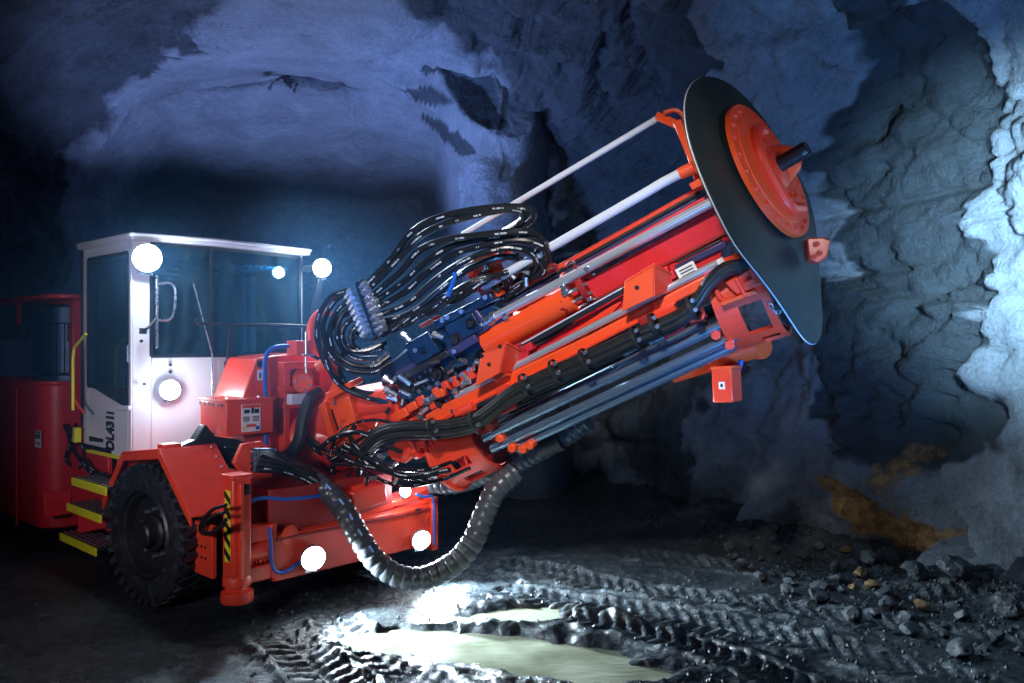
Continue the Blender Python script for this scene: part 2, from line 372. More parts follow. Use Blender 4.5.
def masks(p):
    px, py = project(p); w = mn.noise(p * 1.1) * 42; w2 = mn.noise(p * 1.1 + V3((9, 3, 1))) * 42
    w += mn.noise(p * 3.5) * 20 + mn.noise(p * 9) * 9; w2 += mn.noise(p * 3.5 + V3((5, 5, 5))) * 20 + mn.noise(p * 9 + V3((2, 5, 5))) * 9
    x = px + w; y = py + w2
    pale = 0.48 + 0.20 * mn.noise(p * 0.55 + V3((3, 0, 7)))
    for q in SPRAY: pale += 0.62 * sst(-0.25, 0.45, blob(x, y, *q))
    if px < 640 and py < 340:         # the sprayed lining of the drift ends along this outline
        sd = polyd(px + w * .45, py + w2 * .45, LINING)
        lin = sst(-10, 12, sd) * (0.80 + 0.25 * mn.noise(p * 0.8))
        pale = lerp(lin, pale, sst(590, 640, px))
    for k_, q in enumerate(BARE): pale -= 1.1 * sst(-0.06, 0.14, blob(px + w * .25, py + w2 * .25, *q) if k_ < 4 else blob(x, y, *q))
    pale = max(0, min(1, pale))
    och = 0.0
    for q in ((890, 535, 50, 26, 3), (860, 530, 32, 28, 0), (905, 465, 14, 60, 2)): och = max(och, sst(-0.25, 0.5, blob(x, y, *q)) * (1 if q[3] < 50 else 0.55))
    cut = 0.0
    for (a, b, wd_) in DRILL:
        d, t = segd(px, py, *a, *b); cut = max(cut, 1 - sst(0.8, wd_ + 1.6, d))
    crk = 0.0
    for (a, b) in CRACKS:
        d, t = segd(px + w * 0.35, py + w2 * 0.35, *a, *b); crk = max(crk, 1 - sst(0.3, 4.5, d))
    return pale, och, cut, crk
def hsh(v): 
    x = math.sin(v.x * 12.9898 + v.y * 78.233 + v.z * 37.719) * 43758.5453; return x - math.floor(x)
def facet(p, s):
    d, c = mn.voronoi(p * s)
    h = hsh(c[0]); t = V3((hsh(c[0] + V3((1, 0, 0))) - .5, hsh(c[0] + V3((0, 1, 0))) - .5, hsh(c[0] + V3((0, 0, 1))) - .5))
    e = min(1.0, (d[1] - d[0]) * 6)
    return (h - .5) + (p * s - c[0]).dot(t) * 0.9, e
def relief(p, rough, blocky):
    d = 0.34 * mn.noise(p * 0.42 + V3((11, 2, 5))) + 0.14 * mn.noise(p * 1.05)
    q = p + mn.noise_vector(p * 0.8) * 0.35
    f, e = facet(V3((q.x, q.y, q.z * 0.75)), 0.75)
    f2, e2 = facet(q, 2.3)
    d += blocky * (0.32 * f - 0.07 * (1 - e)) + rough * blocky * (0.12 * f2 - 0.035 * (1 - e2))
    d += rough * (0.045 * mn.fractal(p * 3.5, 0.9, 2.1, 4) + 0.018 * mn.noise(p * 13))
    return d

# sweep: each station gives left foot x, right foot x, crown height
ST = [(-4.5, -6.0, 5.6, 6.0), (3.0, -6.0, 5.1, 6.0), (5.0, -6.1, 4.75, 5.95), (6.4, -6.2, 4.15, 5.9), (8.7, -6.5, 2.98, 5.85), (11.2, -6.9, 1.60, 5.75), (12.4, -7.05, 0.85, 5.7), (16.6, -7.6, -1.6, 5.5)]
def station(y):
    for a, b in zip(ST, ST[1:]):
        if y <= b[0]:
            t = (y - a[0]) / (b[0] - a[0]); return [lerp(a[i], b[i], t) for i in (1, 2, 3)]
    return ST[-1][1:]
YS = [-4.5, -3, -1.5, 0, 1.2, 2.2, 3.0] + [3.0 + 0.06 * i for i in range(1, 42)] + [5.46 + 0.042 * i for i in range(1, 141)] + [11.34 + 0.06 * i for i in range(1, 21)] + [12.54 + 0.25 * i for i in range(1, 17)]
NV = 470
def profile(y, v):
    l, r, h = station(y); cx = (l + r) / 2; a = (r - l) / 2
    th = math.pi * (1 - v); c = math.cos(th); s = math.sin(th); e = 2 / 3.6
    x = cx + a * math.copysign(abs(c) ** e, c); z = -0.35 + (h + 0.35) * abs(s) ** e
    # right wall leans out a little with height
    if v > 0.5: x += 0.28 * sst(0.3, 3.5, z) * (1 - sst(4.6, 5.8, z))
    return V3((x, y, z))
def vmap(i):                       # denser samples on the right-hand wall
    t = i / NV; return t * 0.55 / 0.34 if t < 0.34 else 0.55 + (t - 0.34) * 0.45 / 0.66
ring = []
for y in YS:
    l, r, h = station(y); cen = V3(((l + r) / 2, y, 2.4)); row = []
    for i in range(NV + 1):
        v = vmap(i); p = profile(y, v)
        nrm = (profile(y, min(1, v + .004)) - profile(y, max(0, v - .004))).normalized(); nrm = V3((-nrm.z, 0, nrm.x)); 
        if nrm.dot(p - cen) > 0: nrm = -nrm                  # points into the drift
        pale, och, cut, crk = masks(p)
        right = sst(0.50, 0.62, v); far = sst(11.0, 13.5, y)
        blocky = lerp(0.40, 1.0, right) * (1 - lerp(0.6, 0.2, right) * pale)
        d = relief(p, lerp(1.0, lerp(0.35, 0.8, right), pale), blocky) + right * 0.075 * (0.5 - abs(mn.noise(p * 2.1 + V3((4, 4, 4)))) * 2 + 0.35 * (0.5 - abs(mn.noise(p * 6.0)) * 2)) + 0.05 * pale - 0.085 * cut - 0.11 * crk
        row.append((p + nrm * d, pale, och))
    ring.append(row)
_f = bpy.data.meshes.new('tmp'); _w = NV + 1
_f.from_pydata([c[0] for row in ring for c in row], [], [(a * _w + b, a * _w + b + 1, (a + 1) * _w + b + 1, (a + 1) * _w + b) for a in range(len(ring) - 1) for b in range(NV)])
_nf = [0.0] * (3 * len(_f.vertices)); _f.vertex_normals.foreach_get('vector', _nf); bpy.data.meshes.remove(_f)
def sheet(name, i0, i1, label=None):
    w = i1 - i0 + 1; vs = []; pal = []; oc = []
    for row in ring:
        for i in range(i0, i1 + 1):
            vs.append(row[i][0]); pal.append(row[i][1]); oc.append(row[i][2])
    fs = [(a * w + b, a * w + b + 1, (a + 1) * w + b + 1, (a + 1) * w + b) for a in range(len(ring) - 1) for b in range(w - 1)]
    o = rocksheet(name, vs, fs, pal, oc)
    o.data.normals_split_custom_set_from_vertices([_nf[3 * (a * _w + b):3 * (a * _w + b) + 3] for a in range(len(ring)) for b in range(i0, i1 + 1)])
    return o
def rocksheet(name, vs, fs, pal, oc):
    me = bpy.data.meshes.new(name); me.from_pydata(vs, [], fs)
    for nm, dat in (('pale', pal), ('ochre', oc)):
        a = me.attributes.new(nm, 'FLOAT', 'POINT'); a.data.foreach_set('value', dat)
    me.polygons.foreach_set('use_smooth', [True] * len(me.polygons))
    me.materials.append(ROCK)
    o = bpy.data.objects.new(name, me); COL.objects.link(o); o['kind'] = 'structure'
    return o
iL = int(NV * 0.34 * 0.30 / 0.55); iR = int(NV * (0.34 + 0.66 * 0.17 / 0.45))
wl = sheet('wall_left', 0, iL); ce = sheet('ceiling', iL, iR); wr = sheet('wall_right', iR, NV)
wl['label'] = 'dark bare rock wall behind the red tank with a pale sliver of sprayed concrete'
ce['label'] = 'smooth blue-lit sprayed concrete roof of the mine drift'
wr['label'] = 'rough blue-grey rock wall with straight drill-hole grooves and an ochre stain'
# end of the drift with the rounded concrete pillar standing forward of it
vs = []; pal = []; oc = []; NX, NZ = 400, 190
for j in range(NZ + 1):
    z = -0.4 + 6.5 * j / NZ
    for i in range(NX + 1):
        x = -8.2 + 9.8 * i / NX
        lip = 5.05 - 0.07 * max(0, abs(x + 3.2) - 0.8) ** 2 + 0.10 * mn.noise(V3((x * 1.3, 0, 2)))
        pil = 5.1 * math.exp(-(abs(x - 0.05 + 0.10 * (z - 2)) / 1.0) ** 3)
        b = max(pil, 4.0 * sst(lip - 0.25, lip + 0.75, z)) + 0.35 * min(pil, 4.0 * sst(lip - 0.25, lip + 0.75, z)) + 0.8 * sst(-6.0, -7.6, x)
        y = 16.0 - min(b, 5.4)
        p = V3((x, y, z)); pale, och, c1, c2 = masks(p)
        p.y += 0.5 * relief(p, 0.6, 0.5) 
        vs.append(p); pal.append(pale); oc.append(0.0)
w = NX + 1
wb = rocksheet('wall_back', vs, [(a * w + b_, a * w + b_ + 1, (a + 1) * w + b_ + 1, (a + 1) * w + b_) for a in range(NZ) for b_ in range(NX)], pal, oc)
wb['label'] = 'dim teal rock face closing the drift behind the white cab'

# ------------------------------------------------------------------ floor: wet mud with wheel tracks
def track(pts, wd_): return ([ground(*q) for q in pts], wd_)
TRK = [track([(268, 600), (278, 630), (305, 655), (345, 695), (400, 740)], 0.44), track([(330, 615), (365, 645), (415, 672), (470, 705)], 0.40),
       track([(520, 566), (620, 584), (760, 606), (900, 628), (1080, 652)], 0.40), track([(530, 592), (640, 612), (760, 634), (900, 664), (1040, 700)], 0.44),
       track([(590, 622), (690, 645), (790, 680), (850, 710)], 0.36), track([(640, 556), (780, 574), (930, 598), (1080, 622)], 0.34)]
TP = []
for pts, wd_ in TRK:
    P = catmull([V3((p.x, p.y, 0)) for p in pts], 0.08); s = 0; L = [0]
    for a, b in zip(P, P[1:]): s += (b - a).length; L.append(s)
    bb = (min(p.x for p in P) - .4, max(p.x for p in P) + .4, min(p.y for p in P) - .4, max(p.y for p in P) + .4)
    TP.append((P, L, wd_, bb))
def treads(x, y):
    h = 0.0; k = 0.0
    for P, L, wd_, bb in TP:
        if x < bb[0] or x > bb[1] or y < bb[2] or y > bb[3]: continue
        best = 9; bi = 0
        for i in range(0, len(P), 1):
            d = (P[i].x - x) ** 2 + (P[i].y - y) ** 2
            if d < best: best = d; bi = i
        if best > (wd_ * 0.8) ** 2: continue
        i0 = min(bi, len(P) - 2); t = P[i0 + 1] - P[i0]; tl = t.length; tx = t.x / tl; ty = t.y / tl
        rx = x - P[i0].x; ry = y - P[i0].y; along = L[i0] + rx * tx + ry * ty; side = -rx * ty + ry * tx
        a = abs(side) / (wd_ / 2)
        inside = 1 - sst(0.86, 1.04, a)
        if inside > 0:
            ph = (along + abs(side) * 0.55 + (0.055 if side > 0 else 0)) / 0.115; fr = ph - math.floor(ph)
            lug = sst(0.08, 0.22, fr) * (1 - sst(0.55, 0.80, fr)) * sst(0.04, 0.14, a)
            h += inside * (-0.022 + (0.042 if x > 0.3 or y < 5.0 else 0.030) * lug * (0.55 + 0.45 * mn.noise(V3((x * 3, y * 3, 4)))))
        h += 0.035 * math.exp(-((a - 1.12) / 0.16) ** 2) * (0.6 + mn.noise(V3((x * 7, y * 7, 1))))
        k = max(k, inside)
    return h, k
PUD = [ground(470, 640), ground(560, 655), ground(520, 612), ground(400, 636), ground(610, 668)]
PR = [(0.75, 0.34), (0.66, 0.30), (0.45, 0.26), (0.5, 0.25), (0.5, 0.22)]
def pud(x, y):
    v = -1.0
    for c, (a, b) in zip(PUD, PR):
        v = max(v, 1 - math.hypot((x - c.x) / a, (y - c.y) / b))
    return v
def floor_h(x, y):
    p = V3((x, y, 0))
    h = 0.045 * mn.noise(p * 0.9) + 0.020 * mn.noise(p * 2.6) 
    h += 0.014 * mn.fractal(p * 7.0, 0.8, 2.2, 3) + 0.005 * mn.noise(p * 34)
    # little ripples of slurry on the near left
    lf = 1 - sst(-1.4, -0.5, x)
    h *= 1 - 0.45 * lf
    h += lf * 0.010 * mn.noise(V3((x * 6, y * 17, 2)))
    t, k = treads(x, y); h += t
    q = pud(x, y) + 0.22 * mn.noise(p * 3.4) + 0.10 * mn.noise(p * 9)
    h = lerp(h, -0.075 + 0.35 * (h - t) + 0.55 * max(t, 0), sst(-0.10, 0.42, q))
    # mud banked up against the right-hand wall
    l, r, hh = station(y); h += 0.16 * sst(r - 0.9, r + 0.15, x) + 0.10 * sst(r - 0.9, r, x) * mn.fractal(p * 3, 0.8, 2, 3)
    # floor under the carrier stays level for its wheels
    d = V3((x, y, 0)) - O; f = d.dot(FF); s = d.dot(SS)
    if -4 < f < 1.6 and -0.5 < s < 2.6: 
        m_ = sst(-4, -3.5, f) * (1 - sst(1.1, 1.6, f)) * sst(-0.5, -0.15, s) * (1 - sst(2.3, 2.6, s)); h = lerp(h, 0.35 * h - 0.012, m_)
    return h
def spaced(segs):
    out = []
    for a, b, st in segs:
        n = max(1, round((b - a) / st)); out += [a + (b - a) * i / n for i in range(n)]
    return out + [segs[-1][1]]
XS = spaced([(-7.6, -4.2, 0.10), (-4.2, -1.6, 0.024), (-1.6, 3.6, 0.0155), (3.6, 5.8, 0.03)])
YF = spaced([(-4.5, 3.5, 0.5), (3.5, 4.85, 0.06), (4.85, 6.6, 0.0135), (6.6, 8.0, 0.02), (8.0, 10, 0.045), (10, 14.2, 0.1)])
w = len(XS)
me = bpy.data.meshes.new('floor')
me.from_pydata([(x, y, floor_h(x, y)) for y in YF for x in XS], [], [(j * w + i, j * w + i + 1, (j + 1) * w + i + 1, (j + 1) * w + i) for j in range(len(YF) - 1) for i in range(w - 1)])
me.polygons.foreach_set('use_smooth', [True] * len(me.polygons))
def mud_mat():
    m, nt, b = new_mat('wet_mud')
    geo = nd(nt, 'ShaderNodeNewGeometry')
    def noise(s, d=6, r=0.6):
        n = nd(nt, 'ShaderNodeTexNoise'); n.inputs['Scale'].default_value = s; n.inputs['Detail'].default_value = d; n.inputs['Roughness'].default_value = r
        nt.links.new(geo.outputs['Position'], n.inputs['Vector']); return n
    n1 = noise(1.3); n2 = noise(11, 6, 0.7); n3 = noise(70, 4, 0.7)
    cr = nd(nt, 'ShaderNodeValToRGB'); e = cr.color_ramp.elements
    e[0].position = 0.3; e[0].color = (0.014, 0.020, 0.026, 1); e[1].position = 0.7; e[1].color = (0.062, 0.076, 0.082, 1)
    nt.links.new(n1.outputs['Fac'], cr.inputs[0]); 
    mx = nd(nt, 'ShaderNodeMix', data_type='RGBA', blend_type='MULTIPLY'); mx.inputs[0].default_value = 0.6; nt.links.new(cr.outputs[0], mx.inputs[6])
    c2 = nd(nt, 'ShaderNodeValToRGB'); c2.color_ramp.elements[0].position = 0.35; c2.color_ramp.elements[0].color = (0.4, 0.4, 0.42, 1); c2.color_ramp.elements[1].position = 0.65
    nt.links.new(n2.outputs['Fac'], c2.inputs[0]); nt.links.new(c2.outputs[0], mx.inputs[7]); nt.links.new(mx.outputs[2], b.inputs['Base Color'])
    rr = nd(nt, 'ShaderNodeMapRange'); rr.inputs[1].default_value = 0.35; rr.inputs[2].default_value = 0.65; rr.inputs[3].default_value = 0.08; rr.inputs[4].default_value = 0.42
    nt.links.new(n2.outputs['Fac'], rr.inputs[0]); nt.links.new(rr.outputs[0], b.inputs['Roughness'])
    bp = nd(nt, 'ShaderNodeBump'); bp.inputs['Strength'].default_value = 0.8; bp.inputs['Distance'].default_value = 0.02
    ad = nd(nt, 'ShaderNodeMath', operation='MULTIPLY_ADD'); ad.inputs[1].default_value = 0.4; nt.links.new(n3.outputs['Fac'], ad.inputs[0]); nt.links.new(n2.outputs['Fac'], ad.inputs[2])
    nt.links.new(ad.outputs[0], bp.inputs['Height']); nt.links.new(bp.outputs['Normal'], b.inputs['Normal'])
    return m
MUD = mud_mat(); me.materials.append(MUD)
fl = bpy.data.objects.new('floor', me); COL.objects.link(fl); fl['kind'] = 'structure'; fl['label'] = 'wet dark mud floor pressed with wheel tread tracks'
# murky water lying in the hollow
def water_mat():
    m, nt, b = new_mat('murky_water')
    geo = nd(nt, 'ShaderNodeNewGeometry')
    n = nd(nt, 'ShaderNodeTexNoise'); n.inputs['Scale'].default_value = 2.2; n.inputs['Detail'].default_value = 5
    nt.links.new(geo.outputs['Position'], n.inputs['Vector'])
    cr = nd(nt, 'ShaderNodeValToRGB'); e = cr.color_ramp.elements
    e[0].position = 0.35; e[0].color = (0.16, 0.17, 0.11, 1); e[1].position = 0.65; e[1].color = (0.34, 0.36, 0.27, 1)
    nt.links.new(n.outputs['Fac'], cr.inputs[0]); nt.links.new(cr.outputs[0], b.inputs['Base Color'])
    b.inputs['Roughness'].default_value = 0.20; b.inputs['IOR'].default_value = 1.33
    n2 = nd(nt, 'ShaderNodeTexNoise'); n2.inputs['Scale'].default_value = 14; n2.inputs['Detail'].default_value = 3
    mp = nd(nt, 'ShaderNodeMapping'); mp.inputs['Scale'].default_value = (0.5, 2.2, 1); nt.links.new(geo.outputs['Position'], mp.inputs[0]); nt.links.new(mp.outputs[0], n2.inputs['Vector'])
    bp = nd(nt, 'ShaderNodeBump'); bp.inputs['Strength'].default_value = 0.25; bp.inputs['Distance'].default_value = 0.02
    nt.links.new(n2.outputs['Fac'], bp.inputs['Height']); nt.links.new(bp.outputs['Normal'], b.inputs['Normal'])
    return m
g = G(); n_ = 48; ring_ = []
cx_ = sum(p.x for p in PUD) / len(PUD); cy_ = sum(p.y for p in PUD) / len(PUD)
for k in range(n_):
    t = 2 * math.pi * k / n_; r = 0.05
    while pud(cx_ + r * math.cos(t), cy_ + r * math.sin(t)) > -0.30 and r < 3: r += 0.02
    ring_.append(V3((cx_ + r * math.cos(t), cy_ + r * math.sin(t), -0.040)))
g.prism(ring_, (0, 0, -0.05))
build(g, 'puddle', water_mat(), None, 'pale murky puddle reflecting the lamps in front of the drill rig', smooth=0, cat='puddle', origin=(cx_, cy_, -0.09))
# ------------------------------------------------------------------ the drill rig (one machine)
rig = bpy.data.objects.new('drilling_rig', None); COL.objects.link(rig); rig.location = O
rig['label'] = 'big red mining drill rig with white cab, lit lamps and raised drill boom'
rig['category'] = 'drilling rig'
WORLD_LOC['drilling_rig'] = O.copy()
def part(g, name, m, parent=rig, label=None, bevel=0.006, smooth=35): return build(g, name, m, parent, label, bevel, smooth)
def vs_(px, py, s):                      # pixel on the carrier's side plane -> (f, z)
    f, q, z = loc(onS(px, py, s)); return f, z

# --- wheels
WAX = (Matrix.Rotation(math.radians(7), 3, 'Z') @ (-SS)).normalized()      # outward axle of the near wheel, steered a little
def wheel(c, ax, name='wheel'):
    R = 0.56; hw = 0.17
    pr = [(0.33, -hw + .03), (0.36, -hw - .01), (0.46, -hw - .02), (0.525, -hw + .01), (R - .015, -hw + .05), (R - .012, 0), (R - .015, hw - .05), (0.525, hw - .01), (0.46, hw + .02), (0.36, hw + .01), (0.33, hw - .03)]
    g = G(); g.lathe(c, ax, pr, 64)
    e1 = norm(V3((0, 0, 1)) - ax * ax.z); e2 = ax.cross(e1)
    for k in range(34):                                  # tread lugs, two staggered rows round the shoulders
        for sd in (-1, 1):
            t = 2 * math.pi * (k + (0.5 if sd > 0 else 0)) / 34; d = e1 * math.cos(t) + e2 * math.sin(t); tg = ax.cross(d)
            g.box(c + d * (R - .012) + ax * sd * 0.085, (tg + ax * sd * 0.35).normalized(), (ax - tg * sd * 0.35).normalized(), d, 0.024, 0.088, 0.020)
            g.box(c + d * (R - .055) + ax * sd * (hw - .008), tg, ax, (d * 0.9 + ax * sd * .35).normalized(), 0.022, 0.014, 0.05)
    t_ = part(g, name, TYRE, label='black lugged tyre on a dark rim', bevel=0)
    g = G(); g.lathe(c, ax, [(0.36, hw + .01), (0.345, hw + .025), (0.335, hw - .01), (0.315, hw - .02), (0.30, hw - .09), (0.24, hw - .11), (0.12, hw - .10), (0.12, hw - .14), (0.30, hw - .2), (0.36, -hw)], 48)
    rim = part(g, 'rim', BLACK, t_, bevel=0)
    g = G(); g.lathe(c, ax, [(0.15, hw - .11), (0.15, hw - .07), (0.135, hw - .05), (0.11, hw - .045), (0.105, hw + .02), (0.09, hw + .035), (1e-4, hw + .035)], 32)
    part(g, 'hub', BLACK, t_, bevel=0)
    for k in range(10):
        t = 2 * math.pi * k / 10; d = e1 * math.cos(t) + e2 * math.sin(t)
        g = G(); g.bolt(c + d * 0.19 + ax * (hw - .105), ax, 0.017, 0.035); part(g, 'lug_nut', FIT, t_, bevel=0)
    return t_
wheel(Vw(0, 0.16, 0.56), WAX)
wheel(Vw(0, 2.10, 0.56), SS.copy())

# --- fender of the near wheel: bent plate
f0, z0 = vs_(102, 503, -0.03); f1, z1 = vs_(122, 454, -0.03); f2, z2 = vs_(158, 454, -0.03); f3, z3 = vs_(190, 519, -0.03)
def plate_strip(pts, s0, s1, th):
    g = G(); n = len(pts)
    for (a, b) in zip(pts, pts[1:]):
        d = V3((b[0] - a[0], 0, b[1] - a[1])).normalized(); nn = (-d.z, d.x)
        q = [Vw(a[0], s0, a[1]), Vw(b[0], s0, b[1]), Vw(b[0], s1, b[1]), Vw(a[0], s1, a[1])]
        up = FF * nn[0] * th + ZZ * nn[1] * th
        g.hexa(q + [p + up for p in q])
    return g
fend = part(plate_strip([(f0, z0), (f1, z1), (f2, z2 + .02), (f3, z3)], -0.03, 0.44, 0.02), 'fender', RED, label='bent red plate fender over the wheel')
g = G(); 
for (a, b) in (((f0, z0), (f1, z1)), ((f1, z1), (f2, z2 + .02)), ((f2, z2 + .02), (f3, z3))):
    g.hexa([Vw(a[0], -0.03, a[1] - .06), Vw(b[0], -0.03, b[1] - .06), Vw(b[0], -0.01, b[1] - .06), Vw(a[0], -0.01, a[1] - .06), Vw(a[0], -0.03, a[1]), Vw(b[0], -0.03, b[1]), Vw(b[0], -0.01, b[1]), Vw(a[0], -0.01, a[1])])
part(g, 'fender_lip', RED, fend)
g = G(); g.vbox(f2 - .13, f2 - .01, 0.02, 0.16, z2 + .02, z2 + .065); part(g, 'hinge_block', RED, fend)
for k in range(3):
    g = G(); g.bolt(Vw(f2 + .05 + .08 * k, 0.38, lerp(z2 + .04, z3, (.05 + .08 * k) / (f3 - f2)) + .02), ZZ, 0.012, 0.012); part(g, 'bolt', FIT, fend, bevel=0)

# --- chassis
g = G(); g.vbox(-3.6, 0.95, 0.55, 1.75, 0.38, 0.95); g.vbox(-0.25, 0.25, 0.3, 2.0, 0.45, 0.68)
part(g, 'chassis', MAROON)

# --- outrigger: side plate, jack, bracket
g = G(); g.vbox(0.52, 0.80, 0.16, 0.20, 0.32, 0.72)
pl = part(g, 'outrigger_plate', RED)
jf, js, _ = loc(at(237, 520, 6.12))
for dx in (.58, .64, .70):
    for dz in (0.46, 0.54): g = G(); g.bolt(Vw(dx, 0.16, dz), -SS, 0.011, 0.006, 10); part(g, 'bolt_hole', BLACK, pl, bevel=0)
zt = loc(at(237, 474, 6.12))[2]; zb = loc(at(237, 577, 6.12))[2]; zf = loc(at(237, 601, 6.12))[2]
g = G(); h = 0.078
g.vbox(jf - h, jf + h, js - h, js + h, zb - .02, zt - .02)
jack = part(g, 'stabilizer_jack', RED, label='square red stabilizer jack with black and yellow hazard stripe', bevel=0.015)
g = G(); g.vbox(jf - h - .008, jf + h + .008, js - h - .008, js + h + .008, zt - .035, zt + .005); part(g, 'jack_cap', RED, jack, bevel=0.01)
g = G(); g.vbox(jf + h - .01, jf + h + .012, js + .02, js + .06, zt - .15, zt - .07); part(g, 'slot', BLACK, jack, bevel=0.003)
g = G(); g.vbox(jf + h - .002, jf + h + .035, js - .035, js - .005, zb, zt - .06); part(g, 'guide_rib', RED, jack, bevel=0.004)
c = Vw(jf, js, zb)
g = G(); g.lathe(c, -ZZ, [(1e-4, -.02), (.095, -.02), (.105, 0), (.105, .055), (.085, .065), (.085, .085), (.115, .10), (.122, .15), (.115, zb - zf), (1e-4, zb - zf)], 28); part(g, 'jack_foot', RED, jack, bevel=0)
# hazard stripe: yellow face and each black bar
z_a = loc(at(230, 489, 6.12))[2]; z_b = loc(at(230, 560, 6.12))[2]
g = G(); g.vbox(jf - .035, jf + .05, js - h - .003, js - h + .002, z_b, z_a); haz = part(g, 'hazard_stripe', YEL, jack, bevel=0)
n = 5; st = (z_a - z_b) / n
for k in range(n):
    z = z_b + st * k; q = [(jf - .035, z + .55 * st), (jf + .05, z), (jf + .05, z + .45 * st), (jf - .035, z + st)]
    g = G(); g.prism([Vw(a, js - h - .006, b) for a, b in q], SS * 0.004); part(g, 'black_bar', INK, jack, bevel=0)
# bracket between the jack and the front beam
g = G()
bs0, bs1 = js + h + .05, js + h + .30
g.vbox(jf - .10, jf + .05, bs0 + .13, bs1 - .07, 0.28, 0.70); g.vbox(jf - .08, jf + .04, js + h - .02, bs1 - .1, 0.58, 0.70); g.vbox(jf - .08, jf + .04, js + h - .02, bs1 - .1, 0.28, 0.40)
br = part(g, 'jack_bracket', RED, bevel=0.01)
g = G(); g.cyl(Vw(jf - .02, js + h, .50), Vw(jf - .02, bs0 + .15, .50), 0.085, None, 24); part(g, 'sleeve', RED, br, bevel=0)
for k in range(4):
    g = G(); g.vbox(jf + .02, jf + .045, js + h + .02 + .035 * k, js + h + .032 + .035 * k, .42, .56); part(g, 'rib', RED, br, bevel=0.002)

# --- front beam across the carrier
def beam_s(px): return loc(onF(px, 540, 1.0))[1]
sA = beam_s(274); sB = beam_s(432)
g = G(); g.vbox(0.72, 1.0, sA, sB, 0.25, 0.60)
beam = part(g, 'front_beam', RED, label='red front cross beam carrying two lamps', bevel=0.012)
g = G(); g.prism([Vw(1.0, sA, .60), Vw(1.0, sB, .60), Vw(0.80, sB, .66), Vw(0.80, sA, .66)], -ZZ * 0.02); part(g, 'beam_top_plate', RED, beam)
g = G(); g.vbox(1.0, 1.012, sA + .02, sB - .02, .565, .585); part(g, 'weld_seam', MAROON, beam, bevel=0.002)
g = G()
g.vbox(0.98, 1.03, sB - .02, sB + .05, .22, .66); g.vbox(0.74, 1.03, sB - .02, sB + .05, .62, .68); g.vbox(0.74, 1.03, sB - .02, sB + .05, .20, .25); part(g, 'end_bracket', RED, beam)
for (px, py, r) in ((290, 535, .075), (292, 552, .02), (372, 545, .05), (428, 520, .035), (357, 540, .06)):
    p = onF(px, py, 1.0); g = G(); g.lathe(p, FF, [(1e-4, .006), (r * .8, .006), (r, .0)], 24); part(g, 'cover_disc', RED, beam, bevel=0)
p = onF(418, 511, 1.0); g = G(); g.box(p, FF, SS, ZZ, .006, .03, .022); part(g, 'plug', BLACK, beam, bevel=0.003)
g = G(); g.tube([onF(x, y, 1.03) for x, y in ((269, 528), (271, 545), (272, 565), (280, 573), (296, 565), (310, 552))], 0.013, 8); part(g, 'blue_hose', BLUEH, beam, bevel=0)
g = G(); g.tube([onF(x, y, 1.035) for x, y in ((416, 494), (424, 497), (432, 496), (434, 505), (434, 520), (434, 545))], 0.012, 8); part(g, 'blue_hose', BLUEH, beam, bevel=0)
g = G(); g.tube([onF(x, y, 0.95) for x, y in ((248, 503), (262, 498), (285, 499), (310, 497), (330, 494))], 0.015, 8); part(g, 'blue_hose', BLUEH, beam, bevel=0)
# upper shelf and the red block on the beam
g = G(); P = [onF(345, 508, .85), onF(432, 480, .85), onF(432, 488, .95), onF(350, 517, .95)]; g.prism(P, V3((0, 0, -.05))); part(g, 'upper_shelf', RED)
c0 = onF(364, 496, 0.98); g = G(); ax = (onF(382, 489, .98) - onF(346, 502, .98)).normalized(); g.box(c0, ax, FF, ax.cross(FF), .17, .09, .085)
blk = part(g, 'pivot_block', RED, bevel=0.012)
g = G(); g.box(c0 + ZZ * .09, ax, FF, ax.cross(FF), .11, .05, .018); part(g, 'cap_plate', RED, blk)

# --- control box with stickers
fbx = 0.42
q0 = loc(onF(226, 402, fbx)); q1 = loc(onF(274, 399, fbx)); zb0 = loc(onF(226, 437, fbx))[2]
zt0 = (q0[2] + q1[2]) / 2
fb2 = loc(hit(200, 400, Vw(0, q0[1], 0), SS))[0]
g = G(); g.vbox(fb2, fbx, q0[1], q1[1], zb0 + .0, zt0)
cb = part(g, 'control_box', RED, label='red control box with white warning sticker', bevel=0.012)
g = G(); g.vbox(fb2 - .01, fbx + .012, q0[1] - .012, q1[1] + .012, zt0 - .005, zt0 + .018); part(g, 'lid', RED, cb)
for k in range(6): 
    t = (k + .5) / 6; g = G(); g.bolt(Vw(lerp(fb2, fbx, t), q0[1] - .012, zt0 - .03), -SS, .012, .012); part(g, 'bolt', FIT, cb, bevel=0)
for t in (.15, .8):
    g = G(); g.bolt(Vw(fbx - .1, lerp(q0[1], q1[1], t), zt0 + .018), ZZ, .014, .012); part(g, 'bolt', FIT, cb, bevel=0)
def sticker(parent, c, a, b, nrm, hw, hh, marks):
    g = G(); g.box(c, a, b, nrm, hw, hh, .0025); s = part(g, 'sticker', STICK, parent, bevel=0)
    for (x, y, w_, h_, m_) in marks:
        g = G(); g.box(c + a * x * hw + b * y * hh + nrm * .003, a, b, nrm, w_ * hw, h_ * hh, .0015); part(g, 'sticker_mark', m_, parent, bevel=0)
mk = [(0, .86, .95, .12, RED), (-.45, .5, .3, .14, INK), (.15, .55, .14, .2, INK), (.6, .5, .25, .16, INK), (-.5, .1, .35, .03, INK), (-.5, 0, .35, .03, INK), (-.5, -.1, .35, .03, INK), (-.5, -.2, .3, .03, INK),
      (.5, .1, .35, .03, INK), (.5, 0, .35, .03, INK), (.5, -.1, .3, .03, INK), (.5, -.2, .35, .03, INK), (0, -.55, .5, .1, RED), (-.7, -.75, .16, .12, YEL), (.68, -.75, .18, .14, BLUEH)]
